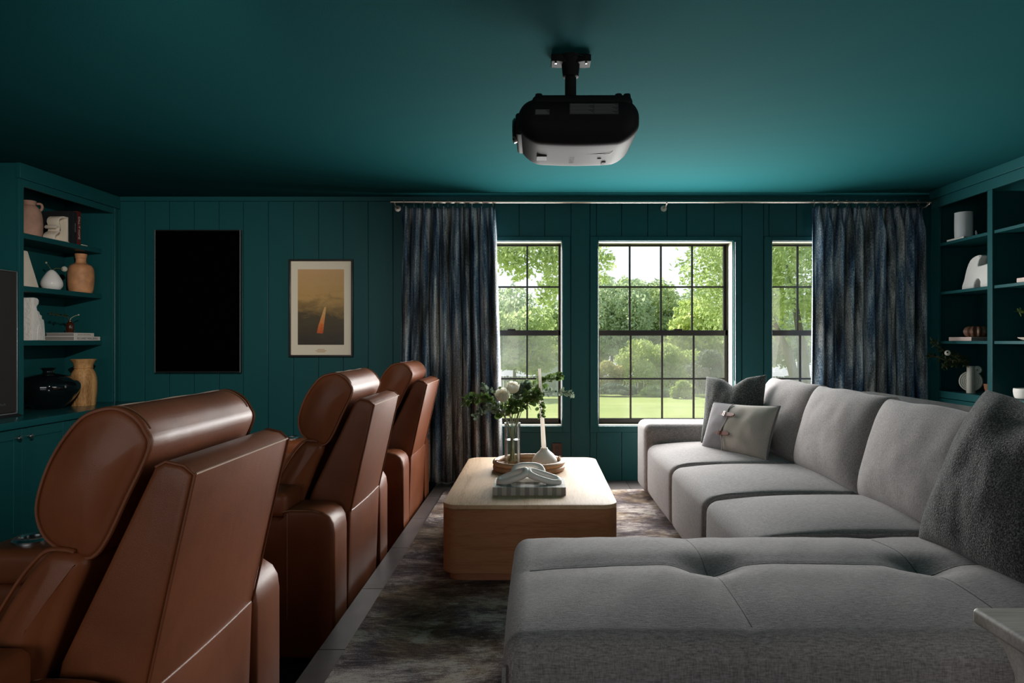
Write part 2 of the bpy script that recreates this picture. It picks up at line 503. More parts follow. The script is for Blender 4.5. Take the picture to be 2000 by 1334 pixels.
def stone(name, c0, c1, rough, scale=5):
    m, nt, b, out = new_mat(name)
    n = node(nt, 'ShaderNodeTexNoise', i_Scale=scale, i_Detail=6.0, i_Roughness=0.65, i_Distortion=0.6); nt.links.new(coords(nt), n.inputs['Vector'])
    nt.links.new(ramp(nt, n.outputs['Fac'], [(0.3, c0), (0.7, c1)]), b.inputs['Base Color'])
    b.inputs['Roughness'].default_value = rough
stone('tile', (0.075, 0.062, 0.060), (0.120, 0.103, 0.100), 0.42, 4)
stone('console_stone', (0.15, 0.145, 0.14), (0.22, 0.215, 0.21), 0.25, 6)
stone('dark_floor', (0.020, 0.016, 0.014), (0.032, 0.026, 0.022), 0.6, 6)
simple('grout', (0.03, 0.026, 0.025), 0.9)

def rug():
    m, nt, b, out = new_mat('rug')
    def nz(scale, detail, rough, st, dist=0.0):
        n = node(nt, 'ShaderNodeTexNoise', i_Scale=scale, i_Detail=detail, i_Roughness=rough, i_Distortion=dist); nt.links.new(coords(nt, st), n.inputs['Vector']); return n.outputs['Fac']
    def mad(x, k, y):
        q = node(nt, 'ShaderNodeMath', operation='MULTIPLY_ADD'); q.inputs[1].default_value = k; nt.links.new(x, q.inputs[0])
        if isinstance(y, float): q.inputs[2].default_value = y
        else: nt.links.new(y, q.inputs[2])
        return q.outputs[0]
    big = nz(2.2, 12.0, 0.78, (1.0, 1.8, 1), 0.4); lines = nz(70.0, 4.0, 0.85, (0.22, 1.7, 1)); pile = nz(260.0, 2.0, 0.5, (1, 1, 1)); hue = nz(1.7, 6.0, 0.65, (1, 1, 1))
    isl = nz(3.6, 7.0, 0.66, (1.0, 1.15, 1), 0.25)
    v = mad(pile, 0.16, mad(lines, 0.24, mad(big, 0.60, 0.0)))
    c1 = ramp(nt, v, [(0.42, (0.052, 0.040, 0.046)), (0.48, (0.115, 0.092, 0.098)), (0.52, (0.25, 0.21, 0.205)), (0.57, (0.58, 0.52, 0.47))])
    c2 = ramp(nt, v, [(0.42, (0.050, 0.036, 0.028)), (0.485, (0.155, 0.108, 0.078)), (0.535, (0.29, 0.22, 0.16)), (0.585, (0.50, 0.44, 0.35))])
    mx = node(nt, 'ShaderNodeMixRGB'); nt.links.new(ramp(nt, hue, [(0.46, 0.0), (0.56, 1.0)]), mx.inputs[0]); nt.links.new(c1, mx.inputs[1]); nt.links.new(c2, mx.inputs[2])
    pale = ramp(nt, v, [(0.40, (0.16, 0.14, 0.12)), (0.56, (0.50, 0.46, 0.40))])
    m2 = node(nt, 'ShaderNodeMixRGB'); nt.links.new(ramp(nt, mad(lines, 0.10, isl), [(0.645, 0.0), (0.675, 0.85)]), m2.inputs[0])
    nt.links.new(mx.outputs[0], m2.inputs[1]); nt.links.new(pale, m2.inputs[2]); nt.links.new(m2.outputs[0], b.inputs['Base Color'])
    bump(nt, b, v, 0.5, 0.012)
    b.inputs['Roughness'].default_value = 0.95; b.inputs['Specular IOR Level'].default_value = 0.1
rug()

def curtain_mat():
    m, nt, b, out = new_mat('curtain_cloth')
    v1 = coords(nt, (9, 0.9, 1), 'UV')
    n = node(nt, 'ShaderNodeTexNoise', i_Scale=1.6, i_Detail=5.0, i_Roughness=0.65, i_Distortion=0.3); nt.links.new(v1, n.inputs['Vector'])
    v2 = coords(nt, (240, 60, 1), 'UV')
    n2 = node(nt, 'ShaderNodeTexNoise', i_Scale=1.0, i_Detail=4.0, i_Roughness=0.75); nt.links.new(v2, n2.inputs['Vector'])
    v3 = coords(nt, (5, 0.5, 1), 'UV')
    n3 = node(nt, 'ShaderNodeTexNoise', i_Scale=1.7, i_Detail=3.0); nt.links.new(v3, n3.inputs['Vector'])
    a = node(nt, 'ShaderNodeMath', operation='MULTIPLY_ADD'); a.inputs[1].default_value = 0.42
    nt.links.new(n2.outputs['Fac'], a.inputs[0])
    h = node(nt, 'ShaderNodeMath', operation='MULTIPLY'); h.inputs[1].default_value = 0.62; nt.links.new(n.outputs['Fac'], h.inputs[0])
    nt.links.new(h.outputs[0], a.inputs[2])
    blue = ramp(nt, a.outputs[0], [(0.40, (0.010, 0.014, 0.030)), (0.47, (0.035, 0.075, 0.14)), (0.53, (0.13, 0.22, 0.32)), (0.60, (0.60, 0.66, 0.70))])
    grey = ramp(nt, a.outputs[0], [(0.40, (0.014, 0.014, 0.017)), (0.47, (0.06, 0.072, 0.072)), (0.54, (0.22, 0.225, 0.225)), (0.62, (0.66, 0.65, 0.62))])
    mx = node(nt, 'ShaderNodeMixRGB'); nt.links.new(ramp(nt, n3.outputs['Fac'], [(0.44, 0.0), (0.58, 1.0)]), mx.inputs[0])
    nt.links.new(blue, mx.inputs[1]); nt.links.new(grey, mx.inputs[2]); nt.links.new(mx.outputs[0], b.inputs['Base Color'])
    bump(nt, b, n2.outputs['Fac'], 0.5, 0.003)
    b.inputs['Roughness'].default_value = 0.75; b.inputs['Specular IOR Level'].default_value = 0.25
curtain_mat()

def glass(name, tint, refl, rough=0.02):
    m, nt, b, out = new_mat(name); nt.nodes.remove(b)
    t = node(nt, 'ShaderNodeBsdfTransparent'); t.inputs[0].default_value = (*tint, 1)
    g = node(nt, 'ShaderNodeBsdfGlossy', i_Roughness=rough)
    fr = node(nt, 'ShaderNodeFresnel', i_IOR=1.45); sc = node(nt, 'ShaderNodeMath', operation='MULTIPLY'); sc.inputs[1].default_value = refl
    nt.links.new(fr.outputs[0], sc.inputs[0])
    mx = node(nt, 'ShaderNodeMixShader'); nt.links.new(sc.outputs[0], mx.inputs[0])
    nt.links.new(t.outputs[0], mx.inputs[1]); nt.links.new(g.outputs[0], mx.inputs[2]); nt.links.new(mx.outputs[0], out.inputs[0])
glass('window_glass', (0.97, 0.98, 0.975), 0.8)
glass('vase_glass', (0.97, 0.98, 0.975), 0.7)
glass('water', (0.95, 0.97, 0.94), 0.5)
def screen():
    m, nt, b, out = new_mat('insect_screen'); nt.nodes.remove(b)
    t = node(nt, 'ShaderNodeBsdfTransparent'); d = node(nt, 'ShaderNodeBsdfDiffuse'); d.inputs[0].default_value = (0.42, 0.42, 0.42, 1)
    tl = node(nt, 'ShaderNodeBsdfTranslucent'); tl.inputs[0].default_value = (0.5, 0.5, 0.48, 1)
    ad = node(nt, 'ShaderNodeMixShader', i_0=0.5); nt.links.new(d.outputs[0], ad.inputs[1]); nt.links.new(tl.outputs[0], ad.inputs[2])
    mx = node(nt, 'ShaderNodeMixShader', i_0=0.24); nt.links.new(t.outputs[0], mx.inputs[1]); nt.links.new(ad.outputs[0], mx.inputs[2])
    nt.links.new(mx.outputs[0], out.inputs[0])
screen()
m, nt, b, out = new_mat('black_glass')
b.inputs['Base Color'].default_value = (0.004, 0.006, 0.007, 1); b.inputs['Roughness'].default_value = 0.06; b.inputs['Coat Weight'].default_value = 0.4
m, nt, b, out = new_mat('amber_glass')
b.inputs['Base Color'].default_value = (0.05, 0.012, 0.004, 1); b.inputs['Roughness'].default_value = 0.06; b.inputs['Coat Weight'].default_value = 0.5

def leafy(name, c0, c1, trans, sc=0.9):
    m, nt, b, out = new_mat(name); nt.nodes.remove(b)
    n = node(nt, 'ShaderNodeTexNoise', i_Scale=sc, i_Detail=4.0); nt.links.new(coords(nt), n.inputs['Vector'])
    c = ramp(nt, n.outputs['Fac'], [(0.35, c0), (0.65, c1)])
    d = node(nt, 'ShaderNodeBsdfDiffuse'); tl = node(nt, 'ShaderNodeBsdfTranslucent')
    nt.links.new(c, d.inputs[0]); nt.links.new(c, tl.inputs[0])
    mx = node(nt, 'ShaderNodeMixShader', i_0=trans); nt.links.new(d.outputs[0], mx.inputs[1]); nt.links.new(tl.outputs[0], mx.inputs[2])
    nt.links.new(mx.outputs[0], out.inputs[0])
leafy('tree_leaf', (0.38, 0.47, 0.20), (0.56, 0.64, 0.33), 0.55)
leafy('tree_leaf_bright', (0.48, 0.58, 0.18), (0.66, 0.72, 0.32), 0.55)
leafy('tree_leaf_haze', (0.42, 0.51, 0.30), (0.58, 0.65, 0.43), 0.55)  # distance haze painted in: far leaves paled and greyed
leafy('tree_leaf_yellow', (0.55, 0.52, 0.20), (0.70, 0.60, 0.26), 0.5)
leafy('tree_leaf_dark', (0.20, 0.25, 0.17), (0.34, 0.38, 0.27), 0.45)

leafy('leaf_green', (0.045, 0.085, 0.022), (0.13, 0.20, 0.06), 0.35, 30)
leafy('leaf_blue', (0.09, 0.13, 0.085), (0.24, 0.30, 0.22), 0.35, 30)
leafy('leaf_dark', (0.03, 0.045, 0.018), (0.08, 0.10, 0.045), 0.3, 30)
leafy('petal', (0.90, 0.86, 0.76), (0.96, 0.93, 0.84), 0.58, 8)
leafy('wax', (0.93, 0.90, 0.85), (0.95, 0.92, 0.87), 0.5, 4)

m, nt, b, out = new_mat('lawn')
n = node(nt, 'ShaderNodeTexNoise', i_Scale=0.35, i_Detail=6.0, i_Roughness=0.7); nt.links.new(coords(nt, (0.5, 1.6, 1)), n.inputs['Vector'])
nt.links.new(ramp(nt, n.outputs['Fac'], [(0.3, (0.25, 0.33, 0.09)), (0.7, (0.44, 0.48, 0.17))]), b.inputs['Base Color'])
b.inputs['Roughness'].default_value = 0.95; b.inputs['Specular IOR Level'].default_value = 0.05

m, nt, b, out = new_mat('poster_print')      # abstract stand-in: ochre sky over dark broken ground (object space, metres)
vec = coords(nt, (1, 1, 1)); sp = node(nt, 'ShaderNodeSeparateXYZ'); nt.links.new(vec, sp.inputs[0])
n = node(nt, 'ShaderNodeTexNoise', i_Scale=7.0, i_Detail=7.0, i_Roughness=0.68, i_Distortion=1.0); nt.links.new(coords(nt, (0.6, 1, 1.6)), n.inputs['Vector'])
a = node(nt, 'ShaderNodeMath', operation='MULTIPLY_ADD'); a.inputs[1].default_value = 0.34; nt.links.new(n.outputs['Fac'], a.inputs[0]); nt.links.new(sp.outputs['Z'], a.inputs[2])
nt.links.new(ramp(nt, a.outputs[0], [(0.16, (0.030, 0.022, 0.013)), (0.40, (0.075, 0.052, 0.020)), (0.50, (0.30, 0.18, 0.055)), (0.58, (0.52, 0.31, 0.10)), (0.80, (0.60, 0.36, 0.16))]), b.inputs['Base Color'])
b.inputs['Roughness'].default_value = 0.5
m, nt, b, out = new_mat('flame_print')
sp = node(nt, 'ShaderNodeSeparateXYZ'); nt.links.new(coords(nt), sp.inputs[0])
n = node(nt, 'ShaderNodeTexNoise', i_Scale=45.0, i_Detail=3.0); nt.links.new(coords(nt), n.inputs['Vector'])
a = node(nt, 'ShaderNodeMath', operation='MULTIPLY_ADD'); a.inputs[1].default_value = 0.16; nt.links.new(n.outputs['Fac'], a.inputs[0]); nt.links.new(sp.outputs['Z'], a.inputs[2])
nt.links.new(ramp(nt, a.outputs[0], [(0.04, (0.16, 0.008, 0.004)), (0.14, (0.42, 0.03, 0.008)), (0.24, (0.68, 0.16, 0.02)), (0.36, (0.68, 0.40, 0.14))]), b.inputs['Base Color'])
b.inputs['Roughness'].default_value = 0.5
m, nt, b, out = new_mat('gingham')           # woven check of the book cover
vec = coords(nt); sp = node(nt, 'ShaderNodeSeparateXYZ'); nt.links.new(vec, sp.inputs[0])
def stripes(sock, period):
    a = node(nt, 'ShaderNodeMath', operation='MULTIPLY'); a.inputs[1].default_value = 1/period; nt.links.new(sock, a.inputs[0])
    f = node(nt, 'ShaderNodeMath', operation='FRACT'); nt.links.new(a.outputs[0], f.inputs[0])
    g = node(nt, 'ShaderNodeMath', operation='GREATER_THAN'); g.inputs[1].default_value = 0.5; nt.links.new(f.outputs[0], g.inputs[0]); return g.outputs[0]
s1 = stripes(sp.outputs['X'], 0.047); s2 = stripes(sp.outputs['Y'], 0.047)
ad = node(nt, 'ShaderNodeMath', operation='ADD'); nt.links.new(s1, ad.inputs[0]); nt.links.new(s2, ad.inputs[1])
hv = node(nt, 'ShaderNodeMath', operation='MULTIPLY'); hv.inputs[1].default_value = 0.5; nt.links.new(ad.outputs[0], hv.inputs[0])
nt.links.new(ramp(nt, hv.outputs[0], [(0.0, (0.46, 0.44, 0.38)), (0.5, (0.26, 0.25, 0.22)), (1.0, (0.13, 0.125, 0.115))]), b.inputs['Base Color'])
b.inputs['Roughness'].default_value = 0.6

# ================================================================== THE ROOM
YB, CEIL, LOW = 5.80, 2.41, -0.20          # back wall, ceiling, lower floor
XL, XR, YR = -3.98, 3.60, -2.50            # left, right and rear walls
S = FPX/YB                                  # pixels per metre on the back wall
def wx(px): return (px-VPX)/S
def wz(py): return CAMZ-(py-VPY)/S

struct('floor', box(XL-0.1, XR+0.1, YR-0.1, YB+0.3, LOW-0.10, LOW), 'dark_floor', (0, 0, LOW))
RX = -0.835                                 # front edge of the raised platform
plat = struct('floor_platform', box(RX+0.012, XR, YR, YB, LOW, -0.016), 'grout', (RX, 0, LOW))
struct('trim_1', rbox(RX, RX+0.012, YR, YB, LOW, -0.017, 0.002), 'tile', (RX, 0, LOW))
# porcelain tiles of the platform: an edge row beside the rug and a back row under the windows
TJ = [1.325, 1.97, 2.615, 3.26, 3.905, 4.55, 5.195]
for a, b_ in zip(TJ[:-1]+[TJ[-1]], TJ[1:]+[5.80]):
    obj('tile', rbox(RX-0.004, RX+0.30, a+0.0012, b_-0.0012, -0.016, 0.0, 0.0018), 'tile', plat)
xs = [RX+0.303, 0.10, 0.745, 1.39, 2.035, 2.68, 3.325, XR]
for i in range(len(xs)-1):
    obj('tile', rbox(xs[i]+0.0012, xs[i+1]-0.0012, 5.195, YB, -0.016, 0.0, 0.0018), 'tile', plat)
    obj('tile', rbox(xs[i]+0.0012, xs[i+1]-0.0012, 4.55, 5.1926, -0.016, 0.0, 0.0018), 'tile', plat)
obj('tile', rbox(RX+0.303, XR, YR, 4.5476, -0.016, -0.001, 0.0018), 'tile', plat)
obj('tile', rbox(RX-0.004, RX+0.30, YR, 1.3226, -0.016, 0.0, 0.0018), 'tile', plat)

struct('ceiling', box(XL-0.1, XR+0.1, YR-0.1, YB+0.3, CEIL, CEIL+0.12), 'teal_ceiling', (0, 0, CEIL))
struct('wall_left', box(XL-0.1, XL, YR-0.1, YB, LOW, CEIL), 'teal_paint', (XL, 0, LOW))
wr_ = G()
wr_.add(box(XR, XR+0.1, YR-0.1, 0.1, LOW, CEIL)); wr_.add(box(XR, XR+0.1, 1.9, YB+0.3, LOW, CEIL)); wr_.add(box(XR, XR+0.1, 0.1, 1.9, LOW, 0.66)); wr_.add(box(XR, XR+0.1, 0.1, 1.9, 2.04, CEIL))
struct('wall_right', wr_, 'teal_paint', (XR, 0, LOW))
w4 = thing('window_4', None, None, (XR, 1.0, 0.66), kind='structure')      # unseen window added to carry the side fill light
for bx in ((0.03, 0.1, 0.59, 2.11), (1.9, 1.97, 0.59, 2.11), (0.1, 1.9, 2.04, 2.11), (0.1, 1.9, 0.59, 0.66)): obj('casing', rbox(XR-0.014, XR+0.02, *bx, 0.004), 'teal_paint', w4)
for bx in ((0.1, 0.14, 0.66, 2.04), (1.86, 1.9, 0.66, 2.04), (0.14, 1.86, 2.0, 2.04), (0.14, 1.86, 0.66, 0.70), (0.98, 1.02, 0.70, 2.0)): obj('sash_bar', rbox(XR+0.05, XR+0.085, *bx, 0.003), 'black_sash', w4)
for ya, yb in ((0.14, 0.98), (1.02, 1.86)): obj('pane', box(XR+0.066, XR+0.069, ya, yb, 0.70, 2.0), 'window_glass', w4, smooth=False)

# rear wall behind the camera with an added opening for the rear fill light
rw = G()
rw.add(box(XL, -3.2, YR-0.1, YR, LOW, CEIL)); rw.add(box(-0.2, XR, YR-0.1, YR, LOW, CEIL))
rw.add(box(-3.2, -0.2, YR-0.1, YR, LOW, 0.6)); rw.add(box(-3.2, -0.2, YR-0.1, YR, 2.25, CEIL))
struct('wall_rear', rw, 'teal_paint', (0, YR, LOW))

# added fill spotlight with made-up fixture, out of frame, brightening the left corner
def spotlight(label, p, tgt, power, cone, blend, col=(1.0, 0.93, 0.84)):
    p = Vector(p); d = (Vector(tgt)-p).normalized()
    t = thing('fill_spotlight', label, 'spotlight', (p.x, p.y, CEIL), 'added fill lights behind the viewer')
    q = d.to_track_quat('Z', 'Y').to_matrix().to_4x4(); hc_ = p-d*0.06
    obj('base', lathe([(0.0, CEIL-0.001), (0.05, CEIL-0.001), (0.05, CEIL-0.02), (0.0, CEIL-0.022)], 24, (p.x, p.y, 0)), 'black_frame', t)
    obj('stem', tube([(p.x, p.y, CEIL-0.02), tuple(hc_-d*0.03)], 0.008, 10), 'black_frame', t)
    obj('head', G().add(lathe([(0.0, -0.06), (0.03, -0.058), (0.042, -0.04), (0.045, 0.05), (0.041, 0.05), (0.038, 0.0), (0.0, -0.02)], 24), Matrix.Translation(hc_) @ q), 'black_frame', t)
    l = bpy.data.lights.new('fill_spot_lamp', 'SPOT'); l.energy = power; l.spot_size = R(cone); l.spot_blend = blend; l.color = col; l.shadow_soft_size = 0.04
    o = bpy.data.objects.new('fill_spot_lamp', l); COL.objects.link(o); o.parent = t
    o.location = p-Vector((p.x, p.y, CEIL)); o.rotation_euler = d.to_track_quat('-Z', 'Y').to_euler()
spotlight('added fill spotlight aimed at the left bookcase', (-0.6, 1.2, 2.22), (-3.05, 5.5, 1.08), 340, 54, 1.0)

# back wall: core with three window openings, boards in front
CX, CZ0, CZ1 = 0.068, 0.052, 0.037          # casing widths: sides, below, above
core = G()
edges = [XL-0.1] + [q for w_ in WINX for q in w_] + [XR+0.1]
for i in range(0, len(edges), 2): core.add(box(edges[i], edges[i+1], YB+0.012, YB+0.26, LOW, CEIL))
for a, b_ in WINX:
    core.add(box(a, b_, YB+0.012, YB+0.26, LOW, WINZ[0])); core.add(box(a, b_, YB+0.012, YB+0.26, WINZ[1], CEIL))
wall = struct('wall_back', core, 'teal_paint', (0, YB, LOW))
FR = wz(393)                                 # underside of the frieze board
obj('frieze_board', rbox(XL, XR, YB-0.006, YB+0.012, FR, CEIL, 0.002), 'teal_paint', wall)
gpx = [137, 185.5, 234, 282.6, 330.5, 379, 427.7, 475, 524, 573.3, 622, 670.4, 719, 767.6, 817, 866, 915, 964.5, 1014, 1064,
       1115, 1165, 1214, 1265, 1303, 1341, 1394.8, 1449, 1502, 1555.7, 1609, 1662, 1715, 1768, 1821, 1874]
def board(a, b_, z0, z1):
    if b_-a < 0.004: return
    obj('board', rbox(a+0.0022, b_-0.0022, YB, YB+0.014, z0+0.001, z1-0.001, 0.0035), 'teal_paint', wall)
for p, q in zip(gpx[:-1], gpx[1:]):
    a, b_ = wx(p), wx(q)
    if b_ > XR: b_ = XR
    cuts = [a, b_]
    for wa, wb in WINX:
        for e in (wa-CX, wb+CX):
            if a+0.03 < e < b_-0.03: cuts.append(e)
    cuts.sort()
    for c, d in zip(cuts[:-1], cuts[1:]):
        mid = (c+d)/2; hit = [w_ for w_ in WINX if w_[0]-CX < mid < w_[1]+CX]
        if hit:
            board(c, d, LOW, WINZ[0]-CZ0); board(c, d, WINZ[1]+CZ1, FR)
        else: board(c, d, LOW, FR)
board(XL, wx(137), LOW, FR)

# windows: casing, jambs, two sashes, each pane, insect screen
US, LS = 6.005, 5.945                        # centre planes of upper and lower sash
proto_pane = {}
for wi, (a, b_) in enumerate(WINX):
    w_ = thing('window_%d' % (wi+1), None, None, ((a+b_)/2, YB, WINZ[0]), kind='structure')
    z0, z1 = WINZ
    for nm, bx in (('casing', (a-CX, a, YB-0.014, YB+0.02, z0-CZ0, z1+CZ1)), ('casing', (b_, b_+CX, YB-0.014, YB+0.02, z0-CZ0, z1+CZ1)),
                   ('casing', (a, b_, YB-0.014, YB+0.02, z1, z1+CZ1)), ('sill', (a, b_, YB-0.016, YB+0.02, z0-CZ0, z0))):
        obj(nm, rbox(*bx, 0.004), 'teal_paint', w_)
    obj('jamb', rbox(a+0.0005, a+0.006, YB+0.001, YB+0.26, z0, z1, 0.002), 'jamb_cream', w_); obj('jamb', rbox(b_-0.006, b_-0.0005, YB+0.001, YB+0.26, z0, z1, 0.002), 'jamb_cream', w_)
    obj('jamb', rbox(a+0.006, b_-0.006, YB+0.001, YB+0.26, z1-0.006, z1-0.0005, 0.002), 'jamb_cream', w_); obj('jamb', rbox(a+0.006, b_-0.006, YB+0.001, YB+0.26, z0+0.0005, z0+0.006, 0.002), 'jamb_cream', w_)
    # vertical positions read off the picture at each sash plane
    def az(py, Y): return CAMZ-(py-VPY)*Y/FPX
    zm0, zm1 = az(655.7, LS), az(645.0, LS)
    ub = az(560.7, US); lb = az(739.7, LS)
    ct, cb = z1-0.007, z0+0.008
    up = thing('upper_sash', None, None, (0, 0, 0)); up.parent = w_; up.location = (0, US-YB, 0)
    lo = thing('lower_sash', None, None, (0, 0, 0)); lo.parent = w_; lo.location = (0, LS-YB, 0)
    xi = [lerp(a+0.022, b_-0.026, i/4) for i in range(5)]
    t = 0.0105
    for sash, Y, zb, zt, bar, rb in ((up, US, zm0+0.006, ct, ub, 0.03), (lo, LS, cb, zm1, lb, 0.042)):
        sw = 0.016 if sash is up else 0.02
        obj('stile', rbox(a+0.007, a+sw+0.004, Y-0.018, Y+0.018, zb, zt, 0.003), 'black_sash', sash); obj('stile', rbox(b_-sw-0.010, b_-0.007, Y-0.018, Y+0.018, zb, zt, 0.003), 'black_sash', sash)
        obj('rail', rbox(a, b_, Y-0.018, Y+0.018, zt-(0.010 if sash is up else (zm1-zm0)), zt, 0.003), 'black_sash', sash)
        obj('rail', rbox(a, b_, Y-0.018, Y+0.018, zb, zb+(rb if sash is lo else zm1-zm0-0.012), 0.003), 'black_sash', sash)
        for i in (1, 2, 3): obj('muntin', rbox(xi[i]-t/1.4, xi[i]+t/1.4, Y-0.012, Y+0.012, zb+0.01, zt-0.01, 0.003), 'black_sash', sash)
        obj('muntin', rbox(a+0.01, b_-0.01, Y-0.0115, Y+0.0115, bar-t/1.4, bar+t/1.4, 0.003), 'black_sash', sash)
        for i in range(4):
            for (p0, p1) in ((zb+0.02, bar), (bar, zt-0.012)):
                key = (round(xi[i+1]-xi[i], 4), round(p1-p0, 4))
                loc = Vector(((xi[i]+xi[i+1])/2, Y, (p0+p1)/2))
                if key not in proto_pane:
                    hw, hh = (xi[i+1]-xi[i])/2, (p1-p0)/2
                    proto_pane[key] = obj('pane', box(loc.x-hw, loc.x+hw, Y-0.0015, Y+0.0015, loc.z-hh, loc.z+hh), 'window_glass', sash, base=loc, smooth=False)
                else: share(proto_pane[key], loc-wloc(sash), sash)
    obj('lock', rbox((a+b_)/2+0.10, (a+b_)/2+0.17, LS-0.026, LS+0.02, zm1, zm1+0.012, 0.004, 2), 'black_sash', lo)
    obj('insect_screen', box(a, b_, 6.04, 6.0405, z0, (z0+z1)/2), 'insect_screen', w_, smooth=False)
# a curtain-cord wand beside the middle window
wd = thing('blind_cord', 'thin pale blind cord hanging beside the middle window', 'cord', (1.672, 5.77, 0.66))
obj('cord', tube([(1.672, 5.772, z) for z in (2.02, 1.6, 1.2, 0.85)], 0.0028, 6), 'white_matt', wd)
obj('cord_weight', lathe([(0.001, 0.85), (0.006, 0.845), (0.0065, 0.80), (0.002, 0.79)], 10, (1.672, 5.772, 0)), 'white_matt', wd)

# wall outlet under the left window
oc = (wx(1088), YB-0.004, wz(879))
ot = thing('wall_outlet', 'dark brown wall outlet under the left window', 'outlet', (oc[0], YB, oc[2]))
obj('plate', rbox(oc[0]-0.042, oc[0]+0.042, YB-0.008, YB+0.002, oc[2]-0.06, oc[2]+0.06, 0.004, 2), 'outlet_brown', ot)
for dz in (-0.022, 0.022):
    s_ = obj('socket', rbox(oc[0]-0.016, oc[0]+0.016, YB-0.010, YB-0.006, oc[2]+dz-0.014, oc[2]+dz+0.014, 0.002), 'black_frame', ot)
    for dx in (-0.006, 0.006): obj('slot', box(oc[0]+dx-0.001, oc[0]+dx+0.001, YB-0.0106, YB-0.0095, oc[2]+dz-0.005, oc[2]+dz+0.005), 'dark_hole', s_, smooth=False)

# ================================================================== GARDEN
random.seed(4)
def gx(px, Y): return (px-VPX)*Y/FPX
def gzz(py, Y): return CAMZ-(py-VPY)*Y/FPX
def gz(Y): return -0.30 - 0.042*max(0, Y-6.2)
gv = []; gf = []
ny, nx = 40, 30
for j in range(ny+1):
    Y = 6.2 + (j/ny)**1.6*90
    for i in range(nx+1):
        X = lerp(-45, 60, i/nx); gv.append((X, Y, gz(Y)+0.05*mnoise.noise(Vector((X*0.2, Y*0.2, 0)))))
for j in range(ny):
    for i in range(nx):
        q = j*(nx+1)+i; gf.append((q, q+1, q+nx+2, q+nx+1))
tag(obj('lawn', (gv, gf), 'lawn'), 'sunlit green lawn outside the windows', 'lawn', kind='structure')

def leafball(g, c, rad, nleaf, size, shell=0.55, squash=0.0):
    for _ in range(nleaf):
        while True:
            d = Vector((random.uniform(-1, 1), random.uniform(-1, 1), random.uniform(-1, 1)))
            if 0.05 < d.length <= 1: break
        d.normalize(); rr = shell+(1-shell)*random.random()**0.6
        nz = 1+0.35*mnoise.noise(d*2.3+Vector(c))
        p = Vector((c[0]+d.x*rad[0]*rr*nz, c[1]+d.y*rad[1]*rr*nz, c[2]+d.z*rad[2]*rr*nz))
        a = Vector((random.uniform(-1, 1), random.uniform(-1, 1), random.uniform(-1, 1))).normalized(); b_ = a.orthogonal().normalized()
        s = size*random.uniform(0.6, 1.25); o = len(g.v)
        g.v += [tuple(p-a*s), tuple(p+b_*s*0.55), tuple(p+a*s), tuple(p-b_*s*0.55)]; g.f.append((o, o+1, o+2, o+3))

def tree(name, label, cat, x, Y, ztop, zbot, rx, mat_, blobs=9, nleaf=420, size=0.22, trunk=True, ry=None, stems=1, group=None, extra=()):
    gy = gz(Y); t = thing(name, label, cat, (x, Y, gy), group)
    ry = ry or rx; g = G(); zc = (ztop+zbot)/2; rz = (ztop-zbot)/2
    for i in range(blobs):
        a = 2.4*i+random.uniform(-0.4, 0.4); h = -0.75+1.5*((i+0.5)/blobs); q = math.sqrt(max(0.05, 1-h*h))*0.62
        c = (x+math.cos(a)*rx*q, Y+math.sin(a)*ry*q, zc+h*rz*0.78)
        leafball(g, c, (rx*random.uniform(0.34, 0.5), ry*0.42, rz*random.uniform(0.26, 0.4)), nleaf, size)
    for (ex_, ey_, ez_, er, en) in extra: leafball(g, (ex_, ey_, ez_), (er, er, er*0.8), en, size, 0.2)
    o = obj('foliage', g, mat_, t, smooth=False); o['kind'] = 'stuff'
    if trunk:
        for s in range(stems):
            dx = (s-(stems-1)/2)*0.5
            top = (x+dx*3.2, Y, zc)
            obj('trunk', tube([(x+dx*0.3, Y, gy-0.1), (x+dx*0.9, Y, lerp(gy, zc, 0.35)), (x+dx*2.0, Y, lerp(gy, zc, 0.7)), top], [0.11*rx/2.5, 0.09*rx/2.5, 0.06*rx/2.5, 0.03], 8), 'bark', t)
    return t

tree('garden_tree', 'leafy tree with drooping branches close outside the left window', 'tree', -2.1, 12.5, 11.5, 1.75, 3.2, 'tree_leaf', 34, 560, 0.055, extra=[(gx(px, 12.5), 12.5, gzz(py, 12.5), r_, n_) for px, py, r_, n_ in ((975, 490, 0.45, 420), (1005, 500, 0.4, 300), (1050, 492, 0.42, 330), (1080, 520, 0.34, 260), (1075, 560, 0.28, 200), (1065, 585, 0.2, 90), (1020, 530, 0.3, 120), (1085, 480, 0.4, 260), (1120, 490, 0.45, 260), (1165, 490, 0.32, 170), (1178, 515, 0.26, 120), (1175, 545, 0.15, 45))])
tree('garden_tree', 'large multi-stemmed tree filling the right window', 'tree', 8.4, 21.0, 7.2, 0.55, 4.0, 'tree_leaf', 26, 1300, 0.085, stems=4)
tree('garden_tree', 'round green tree standing behind the flower vase outside the left window', 'tree', gx(1005, 29), 29, gzz(590, 29), gzz(745, 29), 2.0, 'tree_leaf', 14, 900, 0.10)
tree('garden_tree', 'pale tree just right of the garden shed gable', 'tree', gx(1090, 36), 36, gzz(660, 36), gzz(760, 36), 1.5, 'tree_leaf_bright', 8, 700, 0.11)
FAR = 'tall trees along the far end of the garden'
